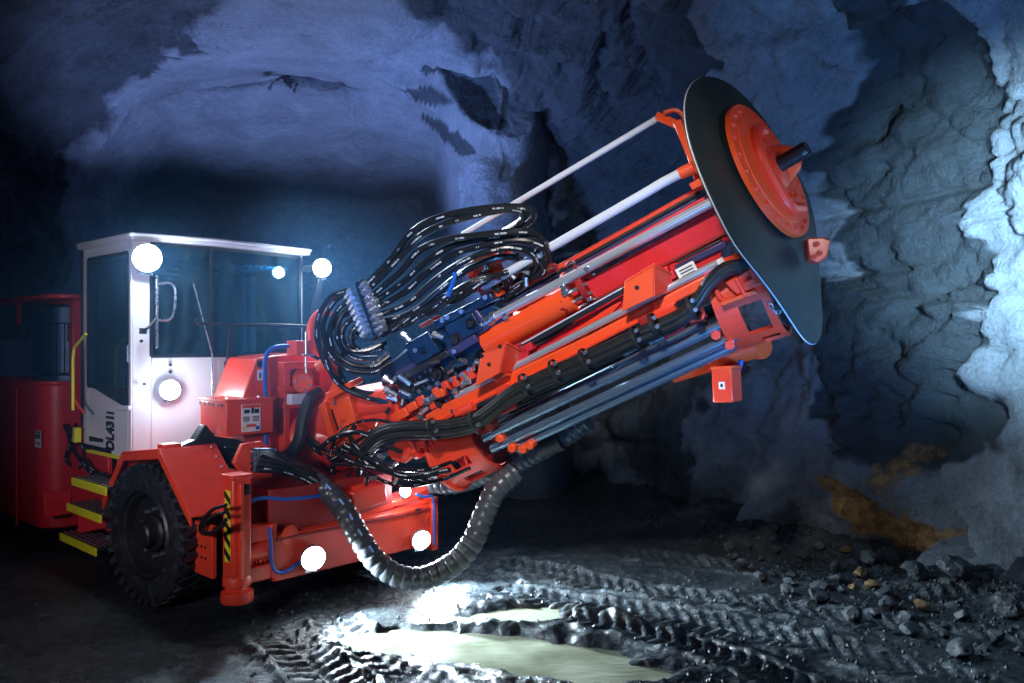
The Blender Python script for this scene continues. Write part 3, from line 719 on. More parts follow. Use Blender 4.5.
cs = onF(251, 418, fbx + .004); sticker(cb, cs, SS, ZZ, FF, .085, .112, mk)

# --- boom pedestal
g = G(); ps0 = loc(onF(243, 400, 0.25))[1]; ps1 = loc(onF(335, 400, 0.25))[1]
zpt = loc(onF(262, 356, .25))[2]
P = [Vw(.25, ps0 + .02, .85), Vw(.25, ps1, .85), Vw(.25, ps1, zpt - .12), Vw(.25, ps1 - .35, zpt + .02), Vw(.25, ps0 + .30, zpt), Vw(.25, ps0 + .13, zpt - .02), Vw(.25, ps0 + .0, zpt - .35)]
g.prism(P, -FF * 0.5)
ped = part(g, 'boom_pedestal', RED, label='tall red boom pedestal in front of the cab', bevel=0.012)
for (px, w_) in ((283, .03), (300, .015), (318, .03)):
    s = loc(onF(px, 400, .27))[1]; g = G(); g.vbox(.25, .34, s - w_, s + w_, .9, zpt - .06); part(g, 'stiffener', RED, ped)
p = onF(276, 376, .25); 
s1 = loc(onF(280, 385, .3))[1]; s2 = loc(onF(318, 385, .3))[1]
for (za, zb_) in ((1.86, 1.92), (1.66, 1.71), (1.52, 1.56)): g = G(); g.vbox(.25, .36, s1, s2, za, zb_); part(g, 'cross_rib', RED, ped)
p = onF(260, 364, .252); g = G(); g.bolt(p, FF, .03, .006, 20); part(g, 'sight_hole', INK, ped, bevel=0)
sticker(ped, onF(260, 375, .254), SS, ZZ, FF, .025, .045, [(0, -.1, .3, .5, INK)])
g = G(); g.tube([onF(x, y, .33) for x, y in ((288, 346), (276, 347), (268, 352), (265, 362), (265, 380), (266, 398))], 0.02, 10); part(g, 'blue_hose', BLUEH, ped, bevel=0)
g = G(); g.tube([onF(x, y, .33) for x, y in ((266, 432), (266, 442), (267, 456))], 0.02, 10); part(g, 'blue_hose', BLUEH, ped, bevel=0)
g = G(); g.box(onF(300, 348, .35), FF, SS, ZZ, .08, .085, .065); tb = part(g, 'top_block', RED, ped)
g = G(); g.cyl(onF(306, 398, .45), onF(306, 332, .45), .012); part(g, 'pin', CHROME, ped, bevel=0)
g = G(); g.box(onF(308, 355, .46), FF, SS, ZZ, .02, .06, .012); part(g, 'clip', FIT, ped)
# horseshoe link above the pedestal
arc = [onF(x, y, .35) for x, y in ((330, 312), (320, 313), (312, 322), (310, 335), (313, 347), (322, 354), (334, 355))]
g = G(); 
for a, b in zip(catmull(arc, .03), catmull(arc, .03)[1:]): pass
g.tube(arc, 0.034, 10); part(g, 'horseshoe_link', ORG, ped, bevel=0)
# swing motor with bolted round flange
c = onF(303, 383, .50); ax = norm(FF * .9 - SS * .55 - ZZ * .1)
g = G(); g.lathe(c, ax, [(1e-4, .02), (.075, .02), (.085, .01), (.085, -.02), (.06, -.03), (.06, -.1), (.09, -.16), (.1, -.34), (1e-4, -.36)], 28); mo = part(g, 'swing_motor', ORG, bevel=0)
e1 = ax.orthogonal().normalized(); e2 = ax.cross(e1)
for k in range(6):
    t = k * math.pi / 3; g = G(); g.bolt(c + (e1 * math.cos(t) + e2 * math.sin(t)) * .06 + ax * .018, ax, .011, .01); part(g, 'bolt', FIT, mo, bevel=0)
g = G(); g.tube([fp(*q) for q in ((318, 368, .25), (328, 362, .22), (336, 370, .2), (338, 385, .2), (332, 398, .22))], .05, 12); part(g, 'elbow_casting', ORG, mo, bevel=0)
# white manifold piece
g = G(); g.box(onF(298, 399, .42), FF, SS, ZZ, .04, .09, .045); part(g, 'white_manifold', WHITE, ped)

# --- boom head between pedestal and feed: slotted bracket frame, knuckle, ring
def fpoly(pts, n, th): 
    g = G(); g.prism([fp(x, y, n) for x, y in pts], -NN * th); return g
hd = part(fpoly(((318, 405), (345, 386), (352, 392), (362, 425), (345, 444), (330, 446)), .25, .06), 'boom_head_bracket', ORG, label='orange slotted bracket joining boom and feed', bevel=0.012)
part(fpoly(((327, 411), (332, 409), (339, 430), (334, 433)), .256, .02), 'slot', INK, hd, bevel=0)
part(fpoly(((344, 410), (349, 408), (353, 422), (348, 425)), .256, .02), 'slot', INK, hd, bevel=0)
for q_ in (((336, 402), (341, 399), (350, 438), (345, 441)), ((319, 405), (324, 402), (336, 441), (332, 445)), ((340, 420), (356, 413), (357, 417), (341, 424))): part(fpoly(q_, .31, .06), 'bracket_rib', ORG, hd, bevel=0.004)
part(fpoly(((326, 394), (349, 382), (352, 387), (329, 400)), .33, .18), 'top_flange', ORG, hd)
part(fpoly(((340, 400), (349, 396), (359, 432), (350, 438)), .33, .1), 'side_flange', ORG, hd)
for (x, y) in ((336, 402), (345, 399), (354, 416), (357, 428), (344, 425), (349, 408)):
    g = G(); g.bolt(fp(x, y, .27), NN, .018, .035, 8); part(g, 'bolt', FIT, hd, bevel=0)
g = G(); g.cyl(fp(352, 405, .12), fp(398, 398, .12), .14, .12, 28); g.cyl(fp(330, 420, .0), fp(410, 400, .0), .25, .2, 28); part(g, 'boom_knuckle', RED, bevel=0)
g = G(); g.cyl(onF(300, 440, .2), fp(370, 430, -.1), .26, .22, 28); g.cyl(onF(330, 455, .3), onF(332, 420, .3), .2, .2, 24); part(g, 'boom_arm', RED, bevel=0.01)
g = G(); g.lathe(fp(338, 440, .0), norm(UU - ZZ * .3), [(.20, -.03), (.27, -.03), (.27, .03), (.20, .03)], 32, close=True); part(g, 'knuckle_ring', CRIM, bevel=0.004)

# --- cab
cf = -0.60; cs0 = 0.15; cz0 = 1.08; cz1 = 3.0; cs1 = 1.86; cr = -1.72
cab = None
def quad_frame(P, holes, th, nrm):     # wall made of strips round one rectangular opening; P(a,b)->point, holes=(a0,a1,b0,b1) in 0..1
    g = G(); a0, a1, b0, b1 = holes
    def strip(x0, x1, y0, y1):
        q = [P(x0, y0), P(x1, y0), P(x1, y1), P(x0, y1)]; g.prism(q, nrm * th)
    if a0 > 1e-4: strip(0, a0, 0, 1)
    if a1 < 1 - 1e-4: strip(a1, 1, 0, 1)
    strip(a0, a1, 0, b0); strip(a0, a1, b1, 1)
    return g
def wallP(fa, sa, fb, sb, z0, z1): return lambda a, b: Vw(lerp(fa, fb, a), lerp(sa, sb, a), lerp(z0, z1, b))
# side wall with the door opening
side = wallP(cr, cs0, cf, cs0, cz0, cz1)
zz = lambda z: (z - cz0) / (cz1 - cz0)
a_l = (loc(onS(88, 300, cs0))[0] - cr) / (cf - cr); a_r = (loc(onS(128, 300, cs0))[0] - cr) / (cf - cr)
zl = loc(onS(92, 386, cs0))[2]; zh = loc(onS(110, 256, cs0))[2]
g = quad_frame(side, (a_l, a_r, zz(zl), zz(zh)), .05, SS)
cab = part(g, 'cab', WHITE, label='white operator cab with tinted windows', bevel=0.008)
q = [side(a_l, zz(zl)), side(a_r, zz(zl)), side(a_r, zz(zh)), side(a_l, zz(zh))]
g = G(); g.prism([p + SS * .02 for p in q], SS * .012); part(g, 'door_window', GLASS, cab, bevel=0)
g = G()   # black rubber seal round the door glass
for a, b in zip(q, q[1:] + q[:1]): g.bar(a + SS * .015, b + SS * .015, SS, .018, .02)
part(g, 'window_seal', RUB, cab, bevel=0)
g = G(); P = [onS(90, 386, cs0 - .006), onS(128, 409, cs0 - .006), onS(128, 390, cs0 - .006)]; g.prism(P, SS * .008); part(g, 'door_glass_corner', BLACK, cab, bevel=0)  # black triangle for the slanted lower corner of the door glass
g = G(); g.tube([onS(x, y, cs0 - .04) for x, y in ((128, 345), (128, 352), (128, 362))], .012, 8); part(g, 'door_handle', FIT, cab, bevel=0)
g = G(); g.bar(onS(118, 408, cs0 - .03), onS(130, 408, cs0 - .03), ZZ, .015, .02); part(g, 'door_latch', WHITE, cab)
g = G(); g.bar(onS(131, 250, cs0 - .012), onS(131, 460, cs0 - .012), FF, .008, .012); part(g, 'door_edge', WHITE, cab, bevel=0.002)
# yellow reflective strip and lettering on the door
g = G(); g.prism([onS(86, 452, cs0 - .004), onS(121, 460, cs0 - .004), onS(121, 456, cs0 - .004), onS(86, 448.5, cs0 - .004)], SS * .004); part(g, 'reflective_strip', YEL, cab, bevel=0)
cu = bpy.data.curves.new('cab_lettering', 'FONT'); cu.body = 'DL431i'; cu.size = 0.118; cu.extrude = 0.001; cu.offset = 0.006
to = bpy.data.objects.new('cab_lettering_curve', cu); COL.objects.link(to)
bpy.context.view_layer.update()
tm = bpy.data.meshes.new_from_object(to); bpy.data.objects.remove(to)
p = onS(113.5, 451, cs0 - .004); tm.materials.append(INK)
lt = bpy.data.objects.new('cab_lettering', tm); COL.objects.link(lt); lt.parent = cab; lt.location = p - WORLD_LOC[cab.name]
# text x runs up, text y runs to the rear side of the door
R_ = Matrix((ZZ, -FF, -SS)).transposed(); lt.rotation_euler = R_.to_euler(); lt.scale = (1, 2.0, 1)
g = G(); g.prism([onS(89, 436, cs0 - .004), onS(103, 439, cs0 - .004), onS(103, 442.5, cs0 - .004), onS(89, 441, cs0 - .004)], SS * .003); part(g, 'door_badge', INK, cab, bevel=0)
# rear corner glass and rear wall
g = G(); rc = (cr - .22, cs0 + .25)
g.prism([Vw(cr, cs0, cz0 + .5), Vw(rc[0], rc[1], cz0 + .5), Vw(rc[0], rc[1], cz1 - .12), Vw(cr, cs0, cz1 - .12)], (FF + SS).normalized() * .012); part(g, 'corner_window', GLASS, cab, bevel=0)
g = G()
for (f_, s_) in ((cr, cs0), rc, ((cr + rc[0]) / 2, (cs0 + rc[1]) / 2)): g.box(Vw(f_, s_, (cz0 + cz1) / 2 + .1), FF, SS, ZZ, .016, .016, (cz1 - cz0) / 2 - .12)
g.prism([Vw(cr, cs0, cz0), Vw(rc[0], rc[1], cz0), Vw(rc[0], rc[1], cz0 + .5), Vw(cr, cs0, cz0 + .5)], (FF + SS).normalized() * .03)
part(g, 'corner_post', BLACK, cab, bevel=0.003)
rear = wallP(rc[0], rc[1], rc[0], cs1, cz0, cz1); g = quad_frame(rear, (.12, .88, .45, .9), .04, FF); part(g, 'rear_wall', WHITE, cab)
far = wallP(rc[0], cs1, cf - .05, cs1, cz0, cz1); g = quad_frame(far, (.12, .88, .42, .9), .04, -SS); part(g, 'far_wall', WHITE, cab)
# front: near facet, windshield facet
sk = loc(onF(212, 375, cf + .10))[1]; fk = cf + .10
near = wallP(cf, cs0, fk, sk, cz0, cz1)
wz0 = loc(onF(180, 356, cf + .05))[2]; wz1 = cz1 - .045
aw = (loc(onF(151, 320, cf + .02))[1] - cs0) / (sk - cs0)
nf = (SS * (fk - cf) - FF * (sk - cs0)).normalized()
if nf.dot(FF) > 0: nf = -nf
g = quad_frame(near, (aw, 1.0, zz(wz0), zz(wz1)), .05, nf); part(g, 'front_panel', WHITE, cab, bevel=0.008)
q = [near(aw, zz(wz0)), near(1, zz(wz0)), near(1, zz(wz1)), near(aw, zz(wz1))]; g = G(); g.prism([p + nf * .02 for p in q], nf * .012); part(g, 'front_window', GLASS, cab, bevel=0)
g = G(); 
for a, b in zip(q, q[1:] + q[:1]): g.bar(a + nf * .012, b + nf * .012, nf, .014, .016)
part(g, 'window_seal', RUB, cab, bevel=0)
wsh = wallP(fk, sk, cf - .02, cs1, cz0, cz1)
nf2 = -FF
g = quad_frame(wsh, (.0, .97, zz(wz0), zz(wz1)), .05, nf2); part(g, 'front_panel', WHITE, cab, bevel=0.008)
q = [wsh(0, zz(wz0)), wsh(.97, zz(wz0)), wsh(.97, zz(wz1)), wsh(0, zz(wz1))]; g = G(); g.prism([p + nf2 * .02 for p in q], nf2 * .012); part(g, 'windshield', GLASS, cab, bevel=0)
g = G(); 
for a, b in zip(q, q[1:] + q[:1]): g.bar(a + nf2 * .012, b + nf2 * .012, nf2, .014, .016)
part(g, 'window_seal', RUB, cab, bevel=0)
# bent metal rod standing in for the highlight along the windshield edge
g = G(); g.tube([onF(x, y, fk + .04) for x, y in ((193, 282), (212, 354), (212, 398))], .007, 6, smooth=False); part(g, 'edge_highlight', FIT, cab, bevel=0)
# roof slab with overhang
g = G()
RF = [Vw(cf + .07, cs0 - .05, 0), Vw(fk + .12, sk, 0), Vw(cf + .08, cs1 + .05, 0), Vw(rc[0] - .05, cs1 + .05, 0), Vw(rc[0] - .06, rc[1] - .02, 0), Vw(cr - .02, cs0 - .06, 0)]
g.prism([p + ZZ * cz1 for p in RF], ZZ * .035); part(g, 'cab_roof', WHITE, cab, bevel=0.015)
g = G(); c_ = sum(RF, V3()) / 6; g.prism([c_ + (p - c_) * .985 + ZZ * (cz1 - .03) for p in RF], ZZ * .03); part(g, 'roof_fascia', WHITE, cab, bevel=0.006)
g = G(); g.prism([c_ + (p - c_) * .93 + ZZ * cz0 for p in RF], ZZ * .05); part(g, 'cab_floor', BLACK, cab, bevel=0)
# guard rail before the windshield, bracket, wiper, grab handle, mirror arm
g = G(); g.tube([onF(x, y, fk + .14) for x, y in ((196, 318), (200, 323), (230, 325), (270, 325), (306, 326))], .018, 8); gr = part(g, 'guard_rail', BLACK, cab, bevel=0)
g = G(); g.bar(onF(230, 325, fk + .13), onF(228, 366, fk + .04), FF, .02, .012); g.box(onF(228, 366, fk + .03), FF, SS, ZZ, .02, .03, .045); part(g, 'rail_bracket', BLACK, cab)
g = G(); g.tube([onF(x, y, cf + .09) for x, y in ((158, 284), (170, 283), (175, 290), (174, 312), (169, 320), (158, 320))], .011, 8); part(g, 'grab_handle', FIT, cab, bevel=0)
g = G(); g.bar(onF(157, 275, cf + .06), onF(157, 348, cf + .06), FF, .01, .01); part(g, 'window_bar', FIT, cab, bevel=0.002)
g = G(); g.tube([onF(x, y, cf + .1) for x, y in ((143, 331), (150, 326), (156, 319))], .014, 6); g.box(onF(143, 331, cf + .1), FF, SS, ZZ, .03, .02, .025); part(g, 'wiper_arm', BLACK, cab, bevel=0)
for (x, y) in ((170, 365), (170, 372), (141, 341), (238, 366), (144, 384)):
    g = G(); g.bolt(onF(x, y, cf + .06), FF, .014, .015, 8); part(g, 'bolt', BLACK, cab, bevel=0)
# inside the cab: seat, console, steering column, posts of the far side, ceiling grille
g = G(); g.vbox(-1.45, -1.0, .75, 1.25, 1.45, 1.6); g.hexa([Vw(-1.5, .75, 1.6), Vw(-1.4, .75, 1.55), Vw(-1.4, 1.25, 1.55), Vw(-1.5, 1.25, 1.6), Vw(-1.62, .80, 2.4), Vw(-1.52, .80, 2.4), Vw(-1.52, 1.2, 2.4), Vw(-1.62, 1.2, 2.4)]); g.vbox(-1.4, -1.05, .85, 1.15, 1.12, 1.45); part(g, 'driver_seat', SEATM, cab, bevel=0.03)
g = G(); g.vbox(-.85, -.68, .6, 1.5, 1.1, 1.85); g.vbox(-1.2, -.8, 1.35, 1.55, 1.1, 1.75); part(g, 'console', BLACK, cab, bevel=0.02)
g = G(); g.tube([Vw(-.85, .9, 1.8), Vw(-1.0, .9, 1.95)], .02); g.lathe(Vw(-1.02, .9, 1.97), norm(-FF + ZZ * .8), [(.16, 0), (.175, .012), (.19, 0), (.175, -.012)], 28, close=True); part(g, 'steering_wheel', BLACK, cab, bevel=0)
g = G()
for px in (222, 243, 252): g.bar(onF(px, 262, -1.75), onF(px, 352, -1.75), FF, .035, .03)
part(g, 'rear_post', WHITE, cab)
for (a, b, w_) in (((99, 264), (99, 372), .045), ((93, 340), (121, 341), .012), ((115, 342), (122, 378), .012)):
    g = G(); g.bar(onS(*a, .75), onS(*b, .75), SS, w_, .02); part(g, 'inner_frame', WHITE, cab)
for k in range(7):
    g = G(); g.bar(Vw(-.75 - .12 * k, sk + .05, cz1 - .16), Vw(-.75 - .12 * k, cs1 - .1, cz1 - .16), ZZ, .01, .015); part(g, 'ceiling_slat', FIT, cab, bevel=0)
for (a, b) in (((256, 300), (264, 318)), ((264, 318), (265, 352))):
    g = G(); g.bar(onF(*a, -1.0), onF(*b, -1.0), FF, .012, .012); part(g, 'inner_handle', YEL, cab, bevel=0)

# --- left side: tank, motor, frame, steps
tc = Vw(-2.75, .32, 0); rt = .46
ztb = CAMZ - (528 - 341.5) / FPX * 8.35; ztt = CAMZ - (384 - 341.5) / FPX * 8.35
def rbox(cx, cy, hx, hy, r, n=5):
    out = []
    for (sx, sy, a) in ((1, 1, 0), (-1, 1, 90), (-1, -1, 180), (1, -1, 270)):
        for k in range(n + 1):
            t = math.radians(a + 90 * k / n); out.append((cx + sx * (hx - r) + r * math.cos(t), cy + sy * (hy - r) + r * math.sin(t)))
    return out
tkf = loc(onS(54, 450, .12))[0]
tank = part((lambda g: g.prism([Vw(a, b, ztb) for a, b in rbox(tkf - .97, .42, .97, .40, .22)], ZZ * (ztt - ztb)))(G()), 'oil_tank', CRIM, label='rounded dark red oil tank', bevel=0.02)
g = G(); g.prism([Vw(a, b, ztt) for a, b in rbox(tkf - .97, .42, .985, .415, .22)], ZZ * .03); part(g, 'tank_rim', CRIM, tank, bevel=0.008)
ps = onS(38, 439, .015); sticker(tank, ps, FF, ZZ, -SS, .085, .085, [(0, .8, .9, .12, BLUEH), (-.5, .3, .3, .3, INK), (.4, .35, .35, .25, INK), (0, -.4, .8, .05, INK), (0, -.6, .8, .05, INK)])
g = G(); g.tube([onS(17, y, -.0) for y in (388, 420, 460, 500, 526)], .012, 8); part(g, 'seam_bead', CRIM, tank, bevel=0)
zm0 = ztt + .03; zm1 = CAMZ - (303 - 341.5) / FPX * 8.35
mc = Vw(tkf - .42, .42, 0)
g = G(); g.lathe(mc + ZZ * zm0, ZZ, [(1e-4, 0), (.36, 0), (.36, .05), (.33, .08), (.33, .58), (.36, .60), (.36, zm1 - zm0 - .04), (.30, zm1 - zm0), (1e-4, zm1 - zm0)], 36); mtr = part(g, 'electric_motor', STEELB, label='dark blue upright finned motor', bevel=0)
for k in range(30):
    t = 2 * math.pi * k / 30; d = V3((math.cos(t), math.sin(t), 0)); g = G(); g.box(mc + d * .345 + ZZ * (zm0 + .33), d, ZZ.cross(d), ZZ, .025, .006, .25); part(g, 'fin', STEELB, mtr, bevel=0)
g = G(); g.prism([Vw(a, b, zm1 + .03) for a, b in rbox(-3.2, .42, 1.1, .42, .2)], ZZ * .05); cov = part(g, 'motor_cover', CRIM, bevel=0.015)
g = G(); g.bar(onS(19, 295, .06), onS(19, 325, .06), FF, .018, .018); part(g, 'cover_post', CRIM, cov)
g = G(); pf0 = loc(onS(48, 350, .3))[0]; pf1 = loc(onS(73, 350, .3))[0]; g.vbox(pf0, pf1, .3, .9, 1.15, 2.55); fr_ = part(g, 'side_panel', CRIM, bevel=0.01)
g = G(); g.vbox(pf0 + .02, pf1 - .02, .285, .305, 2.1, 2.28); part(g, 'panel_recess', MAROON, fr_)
g = G(); g.tube([onS(x, y, -.02) for x, y in ((86, 334), (74, 348), (73, 360), (73, 410))], .014, 8, smooth=False); part(g, 'entry_rail', YEL, label='yellow entry hand rail', bevel=0)
g = G(); g.tube([onS(x, y, .0) for x, y in ((73, 395), (77, 404), (84, 413))], .012, 8); part(g, 'red_handle', RED, bevel=0)
# steps with yellow nosing
for (x0, y0, x1, y1) in ((72, 479, 106, 487), (67, 505, 101, 514), (60, 536, 96, 546)):
    a = onS(x0, y0, -.08); b = onS(x1, y1, -.08); fa, _, za = loc(a); fb, _, zb_ = loc(b); z = (za + zb_) / 2
    g = G(); g.vbox(fa, fb, -.07, .22, z - .035, z); stp = part(g, 'step', BLACK)
    g = G(); g.vbox(fa, fb, -.085, -.07, z - .065, z + .005); part(g, 'step_nosing', YEL, stp, bevel=0.003)
    for k in range(5): g = G(); g.vbox(fa + .01, fb - .01, -.05 + .05 * k, -.035 + .05 * k, z, z + .012); part(g, 'tread_bar', FIT, stp, bevel=0)
fa = loc(onS(72, 500, .2))[0]; fb = loc(onS(108, 500, .2))[0]
g = G(); g.vbox(fa, fb, .2, .24, .35, 1.05); g.vbox(fb - .04, fb, -.05, .2, .38, .62); g.vbox(fa - .06, fa - .02, -.05, .2, .38, .62); part(g, 'step_panel', CRIM)
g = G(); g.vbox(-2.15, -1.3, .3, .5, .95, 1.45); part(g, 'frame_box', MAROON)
for k, pts in enumerate((((62, 420), (70, 440), (66, 460), (78, 470)), ((68, 425), (76, 436), (84, 452), (80, 468)), ((76, 424), (72, 445), (82, 462), (92, 474)), ((84, 458), (92, 470), (104, 474), (112, 478)))):
    g = G(); g.tube([onS(x, y, .22 - .03 * k) for x, y in pts], .018, 8); part(g, 'hydraulic_hose', HOSE, bevel=0)
g = G(); g.box(onS(77, 435, .08), FF, SS, ZZ, .03, .03, .07); part(g, 'yellow_coupling', YEL)

# --- work lamps
def lamp(c, d, r, power, tgt=None, ang=110):
    c = V3(c); d = norm(d); e1 = norm(ZZ - d * d.z); e2 = d.cross(e1)
    g = G(); g.lathe(c, d, [(1e-4, -r * 1.2), (r * .6, -r * 1.15), (r * 1.05, -r * .4), (r * 1.06, 0), (r * 1.06, .012), (r * 1.0, .012), (r * .9, .0)], 24); g.bar(c - d * r * .6 - e1 * r * 1.3, c - d * r * .6 - e1 * r * .5, d, r * .5, r * .3)
    h_ = part(g, 'work_lamp', FIT, bevel=0)
    g = G(); g.lathe(c, d, [(r * 1.0, .010), (r * .7, .022), (r * .35, .024), (1e-4, .026)], 24); part(g, 'lamp_lens', LENS, h_, bevel=0)
    dl = bpy.data.lights.new('lamp_light', 'SPOT' if tgt is not None else 'POINT'); dl.energy = power; dl.color = (0.72, 0.88, 1.0); dl.shadow_soft_size = r * .7
    if tgt is not None: dl.spot_size = math.radians(ang); dl.spot_blend = .6
    lo = bpy.data.objects.new('lamp_light', dl); COL.objects.link(lo); lo.parent = h_
    p = c + d * (.05 if tgt is not None else .09 + r * .4); lo.location = p - WORLD_LOC[h_.name]; lo.rotation_euler = ((V3(tgt) - p) if tgt is not None else d).to_track_quat('-Z', 'Y').to_euler()
    return h_
tocam = lambda p: (CAM - p).normalized()
l1 = onF(147, 258, cf + .2); lamp(l1, tocam(l1) * .7 + FF * .5 - ZZ * .1, .115, 34)
l2 = onF(322, 268, cf + .2); lamp(l2, tocam(l2) * .7 + FF * .5 - ZZ * .1, .09, 22)
l3 = onF(170, 390, cf + .14); lamp(l3, tocam(l3) * .6 + FF * .5, .085, 9)
l4 = onF(313, 558, 1.1); lamp(l4, FF * .6 + tocam(l4) * .5 - ZZ * .25, .095, 600, ground(500, 645), 95)
l5 = onF(421, 540, 1.1); lamp(l5, FF * .6 + tocam(l5) * .5 - ZZ * .25, .085, 1000, ground(600, 630), 100)
l6 = onF(405, 491, .98); lamp(l6, tocam(l6) * .6 + FF * .5, .05, 6)
g = G(); g.bar(l2 - ZZ * .1 - FF * .05, l2 - ZZ * .55 - FF * .15 , FF, .03, .03); part(g, 'lamp_post', BLACK)
g = G(); g.bar(l2 - FF * .1, Vw(cf - .05, cs1, l2.z), ZZ, .03, .03); part(g, 'lamp_arm', BLACK)
# ------------------------------------------------------------------ drill feed carried by the boom
def rod(a, b, n, r, name, m, parent=rig, seg=20, label=None, n2=None):
    g = G(); g.cyl(fp(*a, n), fp(*b, n if n2 is None else n2), r, None, seg); return part(g, name, m, parent, label, bevel=0)
def barp(a, b, n, hw, hn, name, m, parent=rig, bevel=0.006, label=None):      # hw across the picture, hn in depth
    g = G(); g.bar(fp(*a, n), fp(*b, n), NN, hw, hn); return part(g, name, m, parent, label, bevel)
# main beam: crimson box whose face looks at the viewer
feed = part((lambda g: g.prism([fp(x, y, .02) for x, y in ((585, 281), (716, 207), (731, 240), (716, 253), (600, 311), (560, 330), (540, 322))], -NN * .30))(G()), 'feed_beam', CRIM, label='wide crimson feed beam of the drill boom', bevel=0.012)
g = G(); g.bar(fp(560, 318, .03), fp(727, 232, .03), NN, .012, .012); part(g, 'beam_shadow_line', MAROON, feed, bevel=0.004)  # dark bar standing in for the shadow line along the beam
barp((505, 297), (704, 186), -.12, .018, .03, 'upper_edge_rail', RED, feed)
barp((498, 306), (700, 192), -.10, .012, .015, 'upper_dark_rail', BLACK, feed)
barp((500, 309), (708, 194), -.06, .014, .02, 'upper_violet_rail', PURP, feed)
barp((496, 316), (706, 199), -.05, .020, .03, 'upper_crimson_rail', CRIM, feed)
barp((493, 320), (640, 238), -.02, .010, .02, 'upper_thin_rail', RED, feed)
barp((470, 332), (560, 284), -.15, .06, .08, 'upper_backing', MAROON, feed)
ch = rod((491, 319), (714, 201), .10, .036, 'chrome_feed_rod', CHROME, feed, 24)
rod((478, 328), (494, 318), .10, .044, 'rod_end_sleeve', FIT, feed, 20)
rod((468, 334), (480, 327), .10, .034, 'rod_tail', BLACK, feed, 20)
for (x, y) in ((492, 313.5), (505, 313)):
    rod((x, y + 4), (x + 4, y + 2), .10, .046, 'sleeve_collar', FIT, feed, 20)
# orange cylinder with clamp flange
oc_ = rod((487, 343), (574, 297), .03, .115, 'feed_cylinder', ORG, feed, 32, 'orange hydraulic feed cylinder')
rod((486, 346), (478, 350), -.02, .09, 'cylinder_nose', BLACK, feed, 28)
rod((548, 312.5), (549.5, 311.5), -.02, .108, 'cylinder_band', BLACK, feed, 32)
g = G(); c = fp(575, 290, .03)
g.lathe(fp(572, 293, -.03), UU, [(.10, 0), (.17, 0), (.17, .025), (.10, .025)], 30, close=True); fl_ = part(g, 'clamp_flange', ORG, feed, bevel=0.003)
g = G(); g.lathe(fp(584, 286.5, -.03), UU, [(1e-4, 0), (.155, 0), (.155, .05), (1e-4, .05)], 30); part(g, 'clamp_disc', MAROON, feed, bevel=0.003)
for k in range(9):
    t = math.radians(-60 + k * 32); d = WW * math.sin(t) + NN * math.cos(t); g = G(); g.cyl(fp(572, 293, -.03) + d * .14, fp(584, 286.5, -.03) + d * .14 + UU * .08, .014, None, 8); part(g, 'clamp_bolt', FIT, feed, bevel=0)
for (x, y, s) in ((566, 292, .03), (563, 287, .02), (590, 299, .02), (587, 268, .02), (573, 262, .015)):
    g = G(); g.box(fp(x, y, .13), UU, WW, NN, s, s * .8, s); part(g, 'fitting', FIT, feed)
for (a, b, n, r, m) in (((500, 342), (566, 306), .09, .009, CHROME), ((505, 346), (562, 315), .09, .012, CRIM), ((512, 349), (566, 319), .07, .012, CRIM), ((516, 353), (572, 322), .06, .016, BLACK)):
    rod(a, b, n, r, 'guide_pipe', m, feed, 10)
for (x, y) in ((561, 305), (563, 312), (571, 265), (553, 268)):
    g = G(); g.tube([fp(x - 5, y + 2, .10), fp(x - 2, y - 3, .13), fp(x + 3, y - 3, .13), fp(x + 4, y + 3, .10)], .012, 8); part(g, 'coiled_pipe', MAROON, feed, bevel=0)
# dark guide rail, taper plate, lower chrome rail
barp((523, 346), (623, 290), .15, .026, .03, 'dark_guide_rail', BLACK, feed)
g = G(); g.prism([fp(x, y, .10) for x, y in ((430, 406), (524, 354), (622, 296), (720, 246), (722, 262), (590, 332), (450, 404))], -NN * .10); part(g, 'lower_beam', CRIM, feed)
barp((523, 343), (623, 287.5), .16, .005, .03, 'rail_edge', PALE, feed, 0)
barp((676, 268), (727, 243), .10, .022, .03, 'violet_guide_rail', PURP, feed)
barp((676, 262), (722, 240), .08, .010, .02, 'slot_rail', BLACK, feed)
g = G(); g.prism([fp(x, y, .12) for x, y in ((524, 366), (531, 356), (560, 340), (612, 305), (620, 300), (621, 303), (612, 314), (592, 326))], -NN * .05); part(g, 'taper_plate', RED, feed)
rod((456, 396.5), (718, 263), .20, .027, 'lower_chrome_rail', CHROME, feed, 18)
# orange main rail: box section along the near edge
rl = part((lambda g: g.prism([fp(x, y, .22) for x, y in ((424, 416), (450, 401), (590, 335), (741, 256), (748, 264), (676, 303), (590, 347), (450, 417), (430, 427))], -NN * .16))(G()), 'near_rail', ORG, label='long orange-red rail along the near side of the feed', bevel=0.014)
g = G(); g.bar(fp(432, 425, .235), fp(590, 346, .235), NN, .010, .02); g.bar(fp(590, 346, .235), fp(676, 302, .235), NN, .010, .02); part(g, 'rail_lip', RED, rl, bevel=0.004)
for (a, b) in (((656, 318), (676, 307)), ((640, 322), (655, 314)), ((498, 392), (512, 385)), ((455, 413), (475, 404))):
    barp(a, b, .24, .030, .03, 'rail_tab', MAROON if a[0] == 640 else RED, rl)
rod((461, 412), (474, 406), .27, .035, 'rail_boss', RED, rl, 16)
rod((495, 378), (507, 371), .26, .040, 'bracket_boss', RED, rl, 18)
